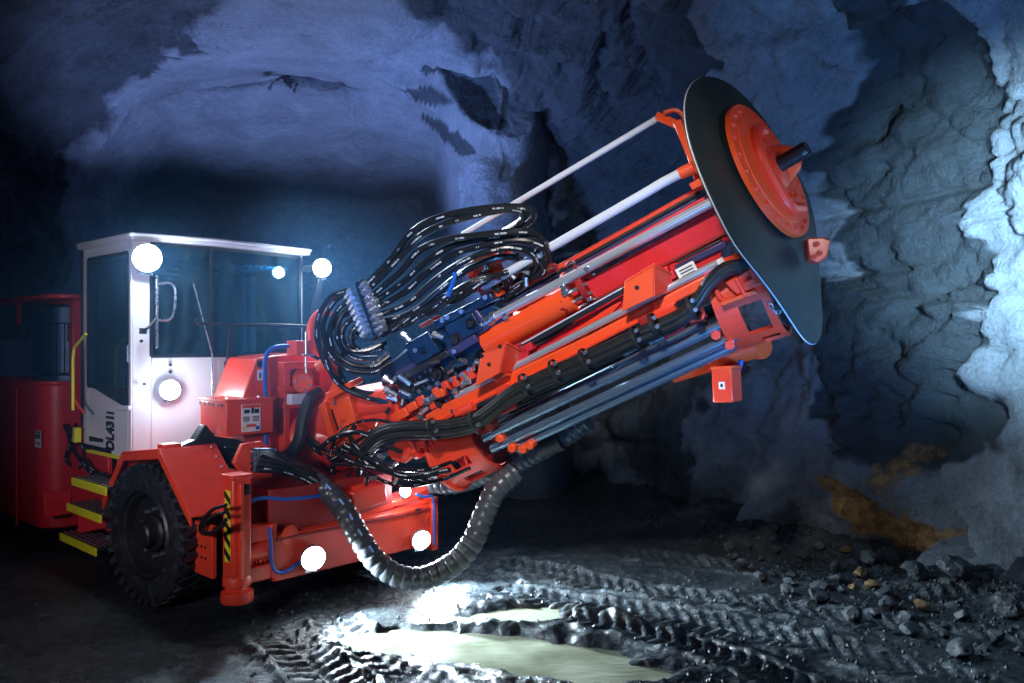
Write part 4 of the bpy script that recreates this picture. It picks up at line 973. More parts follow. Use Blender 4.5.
# two box brackets with holes
def bracket(front, top_r, bot_r, holes):
    fq = [fp(x, y, .36) for x, y in front]
    bk = [fp(*front[0], .12), fp(*front[1], .12), fp(*top_r, .12), fp(*bot_r, .12)]
    # front face is a plate, the right side a slanting web running back to the rail
    g = G(); g.prism(fq, -NN * .02)
    b = part(g, 'feed_bracket', ORG, rig, 'orange box bracket standing on the feed rail', 0.006)
    g = G(); q = [fq[2], fq[3], fp(*bot_r, .16), fp(*top_r, .16)]; g.prism(q, -UU * .02); part(g, 'bracket_web', RED, b, bevel=0.004)
    g = G(); q = [fq[1], fq[2], fp(*top_r, .16), fp(front[1][0] + 12, front[1][1] - 4, .16)]; g.prism(q, -WW * .02); part(g, 'bracket_top', RED, b, bevel=0.004)
    for (x, y) in holes: 
        g = G(); g.bolt(fp(x, y, .361), NN, .016, .004, 14); part(g, 'bolt_hole', INK, b, bevel=0)
    return b
bracket(((474.5, 387), (481, 354), (507, 341), (500, 373)), (527, 352), (517, 371), ((482, 356), (500, 346.5), (489, 364.5)))
bracket(((622, 312), (624.5, 281), (654, 263), (655, 296)), (676, 275), (672, 290), ((637, 287.5),))
for bx, by in ((524, 352), (529, 347), (526, 359), (664, 272), (670, 276), (668, 284)):
    g = G(); g.box(fp(bx, by, .17), UU, WW, NN, .045, .03, .04); part(g, 'bracket_lug', CRIM, rl)
# name plate on the rail end
g = G(); g.box(fp(687, 271, .19), UU, WW, NN, .07, .045, .01); npl = part(g, 'data_plate', STICK, rl, bevel=0.002)
for k in range(3): g = G(); g.box(fp(687, 271, .202) + WW * (.022 - .022 * k), UU, WW, NN, .05, .004, .002); part(g, 'plate_line', INK, rl, bevel=0)
g = G(); g.box(fp(719, 262, .2), UU, WW, NN, .035, .02, .01); part(g, 'gauge_plate', STICK, rl, bevel=0.002)
# small chopped tabs at the rail's rear end
for (x, y) in ((438, 392), (447, 386), (456, 381), (465, 377), (472, 373), (433, 403), (446, 409)):
    g = G(); g.box(fp(x, y, .18), UU, WW, NN, .03, .045, .03); part(g, 'rail_clip', RED, rl)
barp((440, 391), (476, 371), .12, .02, .03, 'rear_rack', RED, rl)
g = G(); g.prism([fp(x, y, .24) for x, y in ((431, 391), (441, 389), (445, 396), (436, 399))], -NN * .08); part(g, 'stop_block', ORG, rl)
# rock drill: dark blue machine at the rear of the feed
drill = part((lambda g: g.prism([fp(x, y, .10) for x, y in ((378, 372), (420, 338), (490, 303), (512, 314), (506, 330), (478, 352), (474, 370), (448, 388), (400, 408), (384, 398))], -NN * .42))(G()), 'rock_drill', STEELB, label='dark blue rock drill body on the feed', bevel=0.02)
def dbox(pts, n, th, m=STEELB, name='drill_housing', bv=0.01):
    g = G(); g.prism([fp(x, y, n) for x, y in pts], -NN * th); return part(g, name, m, drill, bevel=bv)
dbox(((404, 345), (428, 331), (440, 352), (416, 366)), .20, .14)
dbox(((444, 326), (472, 312), (482, 330), (452, 346)), .17, .10)
dbox(((395, 372), (430, 354), (436, 366), (402, 386)), .16, .10, PURP)
dbox(((446, 350), (474, 334), (478, 342), (452, 358)), .18, .10, PURP, 'drill_strap')
dbox(((398, 376), (446, 350), (450, 356), (402, 383)), .19, .06, BLACK, 'drill_strap')
dbox(((407, 398), (444, 380), (448, 388), (411, 405)), .20, .08, STEELB, 'drill_foot')
dbox(((432, 322), (490, 293), (494, 300), (437, 330)), .15, .10, STEELB, 'drill_top_bar')
dbox(((462, 312), (474, 306), (490, 328), (478, 336)), .14, .06, PURP, 'drill_front_plate')
for (x, y, r) in ((428, 348, .075), (460, 338, .06), (412, 385, .07), (459, 365, .06), (475, 322, .05), (440, 372, .05)):
    g = G(); p = fp(x, y, .10); g.lathe(p, NN, [(1e-4, .10), (r * .5, .10), (r * .55, .07), (r, .07), (r, .03), (r * 1.2, .02), (r * 1.2, -.02)], 20); part(g, 'drill_port', BLACK, drill, bevel=0)
for (x, y) in ((443, 320), (448, 317), (462, 311), (410, 396), (420, 391), (430, 387), (438, 383), (404, 402), (433, 362), (416, 350), (486, 297), (455, 351), (396, 378), (470, 369), (463, 374), (452, 379)):
    g = G(); g.bolt(fp(x, y, .19), NN, .020, .022, 8); part(g, 'bolt', FIT, drill, bevel=0)
for (a, b) in (((433, 334), (444, 338)), ((446, 303), (456, 298)), ((385, 389), (398, 396)), ((376, 365), (388, 352)), ((418, 312), (428, 306)), ((425, 402), (438, 396)), ((384, 377), (393, 384)), ((402, 333), (410, 341))):
    g = G(); g.cyl(fp(*a, .22), fp(*b, .22), .022, None, 10); p_ = fp(*a, .22); g.cyl(p_, p_ + (fp(*b, .22) - p_) * .35, .032, None, 6); part(g, 'hose_fitting', FIT, drill, bevel=0)
rnd = random.Random(3)
for k in range(64):      # couplings, pipes and clips crowding the drill's back
    x = rnd.uniform(372, 478); y = 452 - .62 * (x - 330) + rnd.uniform(-46, 14) + 20; n = rnd.uniform(.10, .24)
    a = fp(x, y, n); d = (UU * rnd.uniform(-1, 1) + WW * rnd.uniform(-1, 1) + NN * rnd.uniform(0, .6)).normalized()
    g = G(); g.cyl(a, a + d * rnd.uniform(.05, .13), rnd.choice((.013, .018, .024)), None, 8); part(g, 'pipe_coupling', rnd.choice((FIT, STEELB, STEELB, BLACK, FIT)), drill, bevel=0)
# red valve pieces left below the drill
for (x, y, a, b, m) in ((415, 405, .05, .035, ORG), (405, 412, .06, .04, ORG), (424, 399, .04, .04, RED), (398, 418, .05, .05, RED), (411, 425, .07, .05, RED), (430, 422, .05, .04, ORG), (440, 430, .08, .06, RED), (420, 440, .07, .06, RED)):
    g = G(); g.box(fp(x, y, .16), UU, WW, NN, a, b, .06); part(g, 'valve_block', m, rig, bevel=0.01)
g = G(); g.prism([fp(x, y, .26) for x, y in ((386, 452), (398, 440), (412, 441), (416, 452), (405, 464), (392, 460))], -NN * .16); vb = part(g, 'valve_body', RED, rig, 'red valve body under the feed', .012)
g = G(); g.lathe(fp(414, 448, .18), UU, [(.06, 0), (.10, 0), (.10, .03), (.06, .03)], 24, close=True); part(g, 'valve_ring', RED, vb, bevel=0)
for (x, y, r) in ((420, 446, .09), (426, 443, .085), (433, 440, .08)): g = G(); g.lathe(fp(x, y, .12), UU, [(1e-4, 0), (r, 0), (r, .03), (1e-4, .03)], 24); part(g, 'valve_disc', CRIM, vb, bevel=0.004)
# --- rod carousel: rear drum, front drum, drill rods
def drum(c0, c1, r, n0, a0, a1, slots, nm, m, parent=rig, label=None):
    A = fp(*c0, n0); B = fp(*c1, n0); L = (B - A).length; ax = (B - A).normalized()
    # shell about the axis; ref -> towards viewer; built in strips so the windows are real openings
    g = G(); rin = r - .025; seg = 28
    rows = [0.0] + sorted({q for s in slots for q in (s[2], s[3])}) + [1.0]
    e1 = (NN - ax * NN.dot(ax)).normalized(); e2 = ax.cross(e1)
    for k in range(seg):
        t0 = lerp(a0, a1, k / seg); t1 = lerp(a0, a1, (k + 1) / seg); tm_ = (t0 + t1) / 2
        for h0, h1 in zip(rows, rows[1:]):
            hm = (h0 + h1) / 2
            if any(s[0] < tm_ < s[1] and s[2] < hm < s[3] for s in slots): continue
            P = lambda rr, t, h: A + ax * (h * L) + (e1 * math.cos(t) + e2 * math.sin(t)) * rr
            g.hexa([P(rin, t0, h0), P(rin, t1, h0), P(rin, t1, h1), P(rin, t0, h1), P(r, t0, h0), P(r, t1, h0), P(r, t1, h1), P(r, t0, h1)])
    return part(g, nm, m, parent, label, bevel=0), A, B, ax
car, A, B, ax = drum((448, 455), (490, 434), .30, -.08, math.radians(-75), math.radians(100), [(.15, .45, .35, .75), (.75, 1.05, .35, .75)], 'carousel_drum', RED, rig, 'red slotted drum holding the rear ends of the drill rods')
g = G(); g.lathe(A, ax, [(.22, 0), (.33, 0), (.33, .035), (.22, .035)], 36, close=True); part(g, 'drum_ring', RED, car, bevel=0.004)
g = G(); g.lathe(B, ax, [(1e-4, -.03), (.26, -.03), (.26, 0), (1e-4, 0)], 36); part(g, 'drum_plate', MAROON, car, bevel=0)
g = G(); g.lathe(fp(452, 470, .05), (UU * .3 + NN).normalized(), [(.10, 0), (.135, 0), (.135, .04), (.10, .04)], 28, close=True); part(g, 'drum_handle', RED, car, bevel=0.004)
drm2, A2, B2, ax2 = drum((722, 303), (774, 286), .36, -.04, math.radians(-60), math.radians(115), [(.05, .75, .42, .85), (.95, 1.45, .55, .9)], 'collar_drum', RED, rig, 'red slotted drum behind the rubber collar')
g = G(); g.lathe(A2, ax2, [(.20, 0), (.34, 0), (.34, .03), (.20, .03)], 36, close=True); part(g, 'drum_ring', CRIM, drm2, bevel=0.004)
g = G(); g.lathe(B2, ax2, [(1e-4, .0), (.30, .0), (.30, .06), (1e-4, .06)], 36); part(g, 'drum_plate', BLACK, drm2, bevel=0)
g = G(); g.prism([fp(x, y, .36) for x, y in ((724, 283), (752, 266), (764, 284), (737, 296))], -NN * .22); up = part(g, 'upper_cradle', RED, drm2, bevel=0.015)
for (x, y, a, b) in ((741, 287, .012, .07), (752, 283, .05, .03), (756, 275, .03, .06)): g = G(); g.box(fp(x, y, .37), UU, WW, NN, a, b, .02); part(g, 'cradle_rib', RED, drm2)
g = G(); g.bar(fp(721, 304, .36), fp(757, 291, .36), NN, .014, .02); part(g, 'cradle_edge', ORG, drm2)
g = G(); g.tube([fp(x, y, .33) for x, y in ((716, 290), (720, 298), (727, 302))], .018, 8); part(g, 'cradle_hook', RED, drm2, bevel=0)
g = G(); g.tube([fp(x, y, .3) for x, y in ((700, 307), (703, 312), (702, 318), (695, 320), (690, 319))], .014, 8); part(g, 'hook', RED, drm2, bevel=0)
# chain links hanging inside the collar
cp_ = [(769, 303), (772, 308), (776, 312), (780, 312), (783, 308), (784, 302)]
for (a, b) in zip(cp_, cp_[1:]):
    pa = fp(*a, .32); pb = fp(*b, .32); d = (pb - pa); m_ = (pa + pb) / 2; dn = d.normalized(); e = NN if cp_.index(a) % 2 else dn.cross(NN)
    pts = [m_ + dn * math.cos(t) * d.length * .62 + e * math.sin(t) * .012 for t in [2 * math.pi * k / 10 for k in range(11)]]
    g = G(); g.tube(pts, .005, 6, smooth=False); part(g, 'chain_link', CHROME, drm2, bevel=0)
# drill rods
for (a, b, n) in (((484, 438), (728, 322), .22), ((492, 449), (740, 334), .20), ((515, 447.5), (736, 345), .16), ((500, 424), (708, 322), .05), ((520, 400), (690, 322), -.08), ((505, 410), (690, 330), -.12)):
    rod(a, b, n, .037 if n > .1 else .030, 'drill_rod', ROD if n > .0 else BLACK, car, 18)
for (x, y) in ((490, 426), (500, 438), (512, 448), (523, 449), (530, 445), (716, 335), (730, 345)):
    g = G(); c = fp(x, y, .24); g.lathe(c, NN, [(1e-4, .02), (.035, .02), (.04, 0), (.04, -.07), (1e-4, -.07)], 6); part(g, 'rod_clamp', ORG if x < 600 else RED, car, bevel=0.004)
g = G(); g.prism([fp(x, y, -.15) for x, y in ((500, 405), (640, 335), (720, 300), (725, 315), (640, 360), (520, 425))], -NN * .1); part(g, 'carousel_backing', BLACK, car)
# lower cylinder with round end cap and the little lamp box below
lc = rod((672, 372), (757, 346), -.12, .085, 'lower_cylinder', ORG, rig, 28, 'orange cylinder under the front of the feed')
g = G(); c = fp(761, 346, -.12); d_ = norm(UU * .75 + NN * .62 - WW * .1); g.lathe(c, d_, [(1e-4, .012), (.095, .012), (.095, -.03), (1e-4, -.03)], 28); part(g, 'end_cap', ORG, lc, bevel=0.003)
g = G(); g.prism([fp(x, y, -.05) for x, y in ((683, 374), (712, 358), (738, 356), (738, 368), (714, 370))], -NN * .12); part(g, 'cylinder_saddle', RED, lc)
bxc = at(727, 385, 5.85); bx = norm(V3((.80, -.60, .05))); by = ZZ.copy(); bz = bx.cross(by).normalized(); by = bz.cross(bx).normalized()
rr_ = Matrix.Rotation(math.radians(8), 3, bz); 
g = G(); g.box(bxc, bx, bz, by, .075, .09, .12); lb = part(g, 'sensor_box', RED, rig, 'small red box hanging under the feed', .01)
fz = -bz if (-bz).dot(CAM - bxc) > 0 else bz
sticker(lb, bxc + bx * .0 + fz * .0925, bx, by, fz, .022, .026, [(0, 0, .4, .4, INK)])
g = G(); g.box(bxc - bx * .077, bx, bz, by, .004, .07, .10); part(g, 'box_seam', MAROON, lb, bevel=0)
g = G(); g.box(bxc + by * .125, bx, bz, by, .08, .095, .012); part(g, 'box_lid', ORG, lb)
g = G(); g.tube([fp(x, y, -.05) for x, y in ((741, 360), (740, 367), (737, 373))], .016, 8); part(g, 'blue_hose', BLUEH, lb, bevel=0)
# --- guard: pale rods and red end frame
gd = rod((463, 234.5), (660, 117), -.35, .024, 'guard_rod', PALE, rig, 16, 'upper pale guard rod over the feed')
g = G(); g.tube([fp(x, y, .10) for x, y in ((483, 287), (560, 242), (640, 196), (662, 183), (683, 172))], .034, 16); part(g, 'guard_rod', PALE, rig, 'lower pale guard rod over the feed', bevel=0)
g = G(); g.bar(fp(658, 116, -.30), fp(680, 126, -.22), NN, .03, .035); g.bar(fp(678, 122, -.22), fp(694, 160, -.1), NN, .032, .035); g.bar(fp(692, 156, -.1), fp(701, 185, .0), NN, .03, .03)
ef = part(g, 'guard_frame', ORG, rig, 'orange end frame of the guard rods', .008)
g = G(); g.tube([fp(x, y, -.2) for x, y in ((664, 113), (674, 110), (681, 113), (686, 122), (694, 143), (701, 168))], .016, 8); part(g, 'frame_tube', ORG, ef, bevel=0)
g = G(); g.cyl(fp(680, 174, .1), fp(694, 167, .1), .042, None, 16); g.cyl(fp(692, 170, .1), fp(699, 163, .0), .04, None, 12); part(g, 'rod_socket', ORG, ef, bevel=0)
g = G(); g.box(fp(697, 184, .05), UU, WW, NN, .04, .025, .05); part(g, 'frame_foot', ORG, ef)
# --- collar: rubber disc with red flange
FA = None
c_fl = at(768, 171, 5.45)
vdir = (c_fl - CAM).normalized()
# disc axis: its face is seen at about 17 degrees; long axis in the picture runs down to the right
maj = (at(803, 234, 5.45) - at(736, 108, 5.45)).normalized(); maj = (maj - vdir * maj.dot(vdir)).normalized()
mino = vdir.cross(maj).normalized()
if mino.x < 0: mino = -mino
AX = (mino * math.cos(math.radians(17)) - vdir * math.sin(math.radians(17))).normalized()      # outwards
E1 = maj; E2 = AX.cross(E1).normalized()
RFL = 73 / FPX * 5.45
# rubber sheet: off-centre round disc, lower lobe curling back towards the feed
g = G(); nr, na = 22, 72; cR = -AX * .035 + E1 * .20 ; RR = 1.0
sgn0 = 1 if (E2.dot(V3((1, 0, .6)))) > 0 else -1
def sheetpt(r, t):
    x = math.cos(t) * r; y = math.sin(t) * r
    lobe = RR * (1.0 + 0.02 * math.cos(t * 2))
    bend = -0.10 * max(0, x) ** 2 - 0.05 * r * r 
    side = y * sgn0; tuck = 1 - (0.50 if side < 0 else 0.52) * sst(0.0, 1.0, x)
    return c_fl + cR + E1 * x * lobe * 0.94 + E2 * (y * tuck * lobe * 0.95 - sgn0 * 0.16 * sst(0.2, 1.0, x)) + AX * (bend + .012 * math.sin(3 * t) * r)
top = [[sheetpt(.02 + .98 * i / nr, 2 * math.pi * k / na) for k in range(na)] for i in range(nr + 1)]
fl_ = [p for row in top for p in row]; bo = [p - AX * .022 for p in fl_]
N0 = len(fl_); fs = []
for i in range(nr):
    for k in range(na):
        k2 = (k + 1) % na; a, b, c3, d = i * na + k, i * na + k2, (i + 1) * na + k2, (i + 1) * na + k
        fs.append((a, b, c3, d)); fs.append((N0 + d, N0 + c3, N0 + b, N0 + a))
for k in range(na):
    k2 = (k + 1) % na; a, b = nr * na + k, nr * na + k2; fs.append((a, b, N0 + b, N0 + a)); fs.append((k2, k, N0 + k, N0 + k2))
g.add(fl_ + bo, fs)
rim_ = [p - AX * .011 for p in top[-1]]
colr = part(g, 'rubber_collar', COLLAR, rig, 'large round black rubber dust collar at the end of the feed', bevel=0, smooth=50)
g = G(); g.tube(rim_ + [rim_[0]], .0045, 6, smooth=False); part(g, 'collar_edge', PALE, colr, bevel=0)
g = G(); g.lathe(c_fl, AX, [(1e-4, .03), (RFL * .80, .03), (RFL * .81, .022), (RFL, .022), (RFL, -.012), (1e-4, -.012)], 56); flg = part(g, 'flange', ORG, colr, 'round orange flange bolted to the collar', bevel=0)
for k in range(22):
    t = 2 * math.pi * k / 22; g = G(); g.bolt(c_fl + (E1 * math.cos(t) + E2 * math.sin(t)) * RFL * .90 + AX * .022, AX, .016, .012, 8); part(g, 'flange_bolt', RED, colr, bevel=0)
# raised channel on the flange, hub, stub of drill steel
ch_ = [c_fl + E1 * a + E2 * b + AX * .05 for a, b in ((-.24, .14), (-.27, .03), (-.16, -.12), (.05, -.16), (.26, -.12), (.31, .0), (.33, .10))]
P = catmull(ch_, .04); g = G()
sgn = 1 if (E2.dot(V3((1, 0, .6)))) > 0 else -1
P = [c_fl + E1 * (p - c_fl).dot(E1) + E2 * sgn * (p - c_fl).dot(E2) + AX * .05 for p in P]
g.tube(P, .042, 8, smooth=False)
part(g, 'raised_channel', RED, colr, bevel=0.006)
g = G(); g.lathe(c_fl + E1 * .02, AX, [(1e-4, .09), (.10, .09), (.13, .07), (.15, .03), (.15, .0)], 32); part(g, 'hub', RED, colr, bevel=0)
st0 = c_fl + AX * .05; tipd = (at(789, 157, 5.3) - st0).normalized()
g = G(); g.cyl(st0, st0 + AX * .16 + (tipd * .06), .055, .05, 20); g.cyl(st0 + AX * .16 + tipd * .06, st0 + AX * .185 + tipd * .065, .054, .045, 20); part(g, 'drill_steel', BLACK, colr, bevel=0)
for (a, b) in ((-.17, .02), (-.2, .12), (.2, .05), (.17, -.02), (.22, .16), (-.1, .2)):
    g = G(); g.box(c_fl + E1 * a + E2 * sgn * b + AX * .045, E1, E2, AX, .022, .022, .016); part(g, 'flange_block', RED, colr, bevel=0.003)
# cone showing behind the flange, bracket at the collar's lower edge
g = G(); c = c_fl - AX * .06 + E2 * sgn * .12; pc = at(794, 157, 5.55); g.lathe(pc - AX * .1, AX, [(1e-4, .12), (.07, .12), (.10, .09), (.16, -.04), (.16, -.06), (1e-4, -.06)], 28); part(g, 'cone_boss', ORG, colr, bevel=0)
pb = at(817, 249, 5.38); g = G(); g.prism([at(x, y, 5.30) for x, y in ((807, 238), (822, 237), (831, 240), (827, 257), (818, 263), (809, 259))], V3((.03, .16, 0))); eb = part(g, 'edge_bracket', RED, colr, bevel=0.01)
for (x, y) in ((817, 244), (820, 253), (814, 257)): g = G(); g.bolt(at(x, y, 5.30), -ray(x, y), .018, .02, 8); part(g, 'bracket_bolt', RED, colr, bevel=0)
pe = at(805, 293, 5.4)
g = G(); g.tube([at(796 + 1.6 * math.cos(t), 306 + 3.2 * math.sin(t), 5.42) for t in [k * math.pi / 5 for k in range(11)]], .004, 6, smooth=False); part(g, 'eyelet', CHROME, colr, bevel=0)

# ------------------------------------------------------------------ hoses
def hose(pts, r=.024, m=HOSE, name='hydraulic_hose', parent=rig, n=10, rf=None, step=.035, label=None):
    g = G(); g.tube(pts, r, n, rf, step); return part(g, name, m, parent, label, bevel=0)
# manifold plate with couplings on both sides
mp = part(fpoly(((354, 283), (358, 280), (378, 332), (373, 336)), .36, .12), 'hose_manifold', STEELB, rig, 'dark blue manifold plate full of hose couplings', .006)
H = [((366, 285), (392, 258), (412, 232), (440, 217), (480, 209), (515, 207), (533, 211), (530, 222), (512, 232), (500, 240)),
     ((368, 290), (396, 262), (418, 238), (445, 224), (480, 214), (512, 209), (523, 213), (520, 222), (505, 231), (490, 240)),
     ((371, 297), (400, 272), (420, 250), (445, 240), (480, 235), (510, 232), (531, 232), (541, 238), (538, 252), (525, 262)),
     ((373, 303), (403, 282), (425, 262), (450, 247), (485, 238), (515, 236), (540, 239), (546, 248), (540, 262), (525, 272)),
     ((375, 309), (405, 292), (430, 270), (455, 254), (490, 244), (520, 240), (542, 245), (548, 255), (544, 268), (520, 283)),
     ((377, 316), (408, 303), (435, 280), (462, 262), (490, 251), (515, 248), (532, 254), (536, 268), (522, 282)),
     ((379, 322), (412, 312), (440, 290), (465, 271), (490, 260), (512, 257), (524, 266), (512, 285)),
     ((381, 328), (410, 318), (440, 300), (470, 283), (492, 276), (508, 282), (500, 296))]
for k, h_ in enumerate(H):
    m_ = len(h_) - 1
    hose([fp(x, y, .34 + .02 * (k % 3) - .02 * k + (.10 * math.sin(math.pi * i / m_)) - .34 * (i / m_) ** 2) for i, (x, y) in enumerate(h_)], .026)
    for s_ in (0, 1):      # coupling on the manifold
        a = fp(h_[0][0] - 3, h_[0][1] + 2, .34); d = (fp(*h_[1], .38) - fp(*h_[0], .34)).normalized()
        if s_ == 0: g = G(); g.cyl(a - d * .02, a + d * .08, .030, None, 10); g.cyl(a + d * .01, a + d * .04, .036, None, 6); part(g, 'coupling', FIT, mp, bevel=0)
        else:
            b = fp(352 + 2.3 * k, 290 + 5.4 * k, .34); d = norm(-UU * .8 - WW * .35 + NN * .2); g = G(); g.cyl(b, b + d * .09, .028, None, 10); g.cyl(b, b + d * .035, .036, None, 6); part(g, 'coupling', FIT, mp, bevel=0)
LFT = [((350, 292), (334, 302), (323, 325), (328, 350), (345, 368), (372, 372), (392, 362)), ((352, 298), (338, 310), (330, 330), (334, 350), (350, 364), (374, 366), (390, 356)),
       ((354, 304), (342, 316), (337, 333), (342, 348), (356, 358), (378, 358)), ((356, 310), (340, 318), (327, 338), (327, 362), (340, 385), (368, 398), (392, 402)),
       ((358, 316), (346, 324), (342, 338), (350, 350), (368, 350), (386, 342)), ((360, 322), (352, 332), (352, 344), (364, 352), (384, 348)),
       ((349, 290), (330, 298), (318, 320), (320, 350), (334, 376), (360, 392), (384, 392)), ((362, 328), (344, 352), (340, 372), (352, 388), (376, 396))]
for k, h_ in enumerate(LFT):
    m_ = len(h_) - 1; hose([fp(x, y, .34 + .14 * math.sin(math.pi * i / m_) - .10 * i / m_ - .015 * k) for i, (x, y) in enumerate(h_)], .022)
for k in range(9):      # short hoses running back over the drill
    x = 392 + 9 * k; y = 330 - 4.5 * k
    hose([fp(x - 18, y + 10, .20), fp(x, y - 4 + 3 * (k % 3), .28), fp(x + 22, y - 14 - 3 * (k % 2), .24), fp(x + 44, y - 22, .12)], .016 + .003 * (k % 3))
hose([fp(x, y, .3) for x, y in ((448, 296), (452, 285), (455, 275), (450, 268))], .02, BLUEH, 'blue_hose')
# red hose bracket tower between the loops
g = G(); g.bar(fp(469, 264, .05), fp(478, 292, .05), NN, .03, .03); tw = part(g, 'hose_tower', RED, rig, None, .006)
for (x, y, a, b) in ((488, 258, .07, .05), (487, 276, .05, .08), (502, 258, .07, .03), (492, 292, .08, .06), (478, 264, .05, .04), (496, 268, .04, .04), (465, 312, .1, .02), (430, 322, .08, .018)):
    g = G(); g.box(fp(x, y, .02), UU, WW, NN, a, b, .05); part(g, 'tower_block', RED if (x + y) % 2 else ORG, tw)
for k in range(14):
    x = rnd.uniform(474, 530); y = rnd.uniform(252, 292); a = fp(x, y, .09); d = (UU * rnd.uniform(-.3, 1) + WW * rnd.uniform(-1, 1)).normalized()
    g = G(); g.cyl(a, a + d * .07, .018, None, 8); part(g, 'tower_fitting', rnd.choice((FIT, FIT, BLACK)), tw, bevel=0)
for k in range(6): hose([fp(500 + 4 * k, 285 - 2 * k, .03), fp(525 + 3 * k, 268 - 2 * k, .10), fp(540 + k, 262 + 2 * k, .06), fp(532 - 2 * k, 278 + k, .0), fp(505, 300 - k, -.05)], .018)
# strapped bundle along the near rail
for k in range(5):
    o = k * 3.2
    hose([fp(x, y + o * sc, .36 + .03 * (k % 2)) for x, y, sc in ((362, 446, 1), (378, 430, 1), (402, 424, 1), (440, 423, 1), (470, 418, 1), (490, 406, 1), (510, 390, 1), (545, 372, 1), (590, 353, 1), (640, 330, 1), (680, 312, 1), (697, 296, .8), (708, 279, .8), (724, 266, .7), (742, 262, .5))], .026, HOSE if k == 2 else RUB, 'bundled_hose')
g = G(); g.prism([fp(x, y, .42) for x, y in ((726, 264), (748, 258), (756, 264), (752, 268), (734, 273))], -NN * .12); part(g, 'rubber_boot', RUB, rig, None, .01)
for (x, y) in ((526, 380), (556, 366), (586, 355), (637, 333), (655, 320), (476, 418), (434, 424), (693, 303)):
    g = G(); c = fp(x, y + 5, .37); g.lathe(c, UU, [(.085, -.012), (.092, -.012), (.092, .012), (.085, .012)], 20, close=True); cl = part(g, 'hose_clamp', BLACK, rig, None, .0)
    for (dx_, dy_, n_) in ((0, -3, .42), (3, 6, .47)): g = G(); g.bolt(fp(x + dx_, y + dy_, n_), NN, .015, .03, 8); part(g, 'clamp_bolt', FIT, cl, bevel=0)
for (a, b, m, r) in (((624, 355), (636, 348), FIT, .018), ((650, 343), (664, 336), FIT, .03), ((664, 336), (684, 326), CRIM, .024), ((500, 412), (516, 405), CRIM, .03), ((505, 402), (524, 396), CRIM, .022), ((488, 418), (506, 408), BLACK, .02), ((690, 322), (706, 314), CRIM, .02)):
    rod(a, b, .26, r, 'line_coupling', m, rig, 10)
# tangle at the boom knuckle
TG = [((300, 425), (312, 440), (330, 452), (350, 446), (372, 430)), ((320, 448), (335, 437), (356, 432), (372, 438), (368, 452)), ((330, 455), (336, 438), (352, 424), (375, 420), (398, 424)), ((334, 452), (352, 462), (380, 470), (410, 478), (438, 474)),
      ((335, 447), (360, 456), (392, 468), (425, 470), (452, 462)), ((340, 458), (332, 470), (340, 484), (356, 482), (360, 468)), ((352, 470), (345, 482), (356, 490), (368, 482), (364, 470)), ((330, 460), (354, 448), (380, 446), (402, 452)),
      ((336, 464), (366, 466), (396, 474), (430, 482)), ((355, 425), (350, 436), (358, 448), (372, 456)), ((346, 440), (340, 452), (330, 470), (334, 486)), ((372, 436), (362, 450), (366, 462), (384, 470)), ((340, 450), (370, 474), (402, 486), (440, 480), (470, 468)), ((345, 445), (375, 462), (405, 476), (450, 470))]
for k, h_ in enumerate(TG): hose([fp(x, y, .30 + .02 * ((k * 3) % 5)) for x, y in h_], (.016, .022, .013, .018)[k % 4], name='tangled_hose')
for k in range(10):
    x = rnd.uniform(335, 395); y = rnd.uniform(446, 486); a = fp(x, y, .34); d = (UU + WW * rnd.uniform(-1, 1)).normalized(); g = G(); g.cyl(a, a + d * .06, .016, None, 8); part(g, 'hose_end', FIT, rig, bevel=0)
# thick black hose down the pedestal
hose([onF(x, y, .55) for x, y in ((320, 392), (310, 400), (303, 420), (300, 438), (292, 452), (280, 462))], .055, RUB, 'thick_hose')
hose([onF(x, y, .55) for x, y in ((303, 428), (312, 446), (326, 456), (338, 460))], .02)
# fan of hoses through the hexagonal guide, gathering into the spiral sleeve
hx = [(234, 463), (243, 444), (262, 441), (276, 453), (272, 477), (250, 482)]
g = G(); g.prism([onF(x, y, .70) for x, y in hx], -FF * .05); hg = part(g, 'hose_guide', RED, rig, 'red hexagonal guide plate with fanned hoses', .006)
for i in range(5):
    for j in range(4):
        x = 253 + 4.2 * i; y = 451 + 6 * j; b = ((i * 7 + j * 5) % 4) * .02
        hose([onF(192 + 3 * i, 446 + 5 * j, .05), onF(218 + 2 * i, 446 + 6 * j, .20), onF(x - 4, y, .62), onF(x, y, .71), onF(x + 22, y * .6 + 464 * .4 + 3, .78 + b), onF(300 + 2 * i, 470 + 2.6 * j, .84 + b), onF(318 + 1.5 * i, 482 + 2.2 * j, .86 + b)], .021, RUB if (i + j) % 3 else HOSE, 'fanned_hose', hg)
        g = G(); p = onF(x, y, .72); g.cyl(p, p + (onF(x + 20, y + 1, .78) - p).normalized() * .05, .026, None, 8); part(g, 'guide_coupling', FIT, hg, bevel=0)
# black sheet boot over the fan where it leaves the box
g = G(); g.prism([onF(x, y, .30) for x, y in ((180, 447), (196, 440), (206, 424), (216, 436), (240, 440), (250, 446), (244, 462), (222, 470), (196, 458))], -FF * .12); part(g, 'hose_boot', RUB, rig, None, .015)
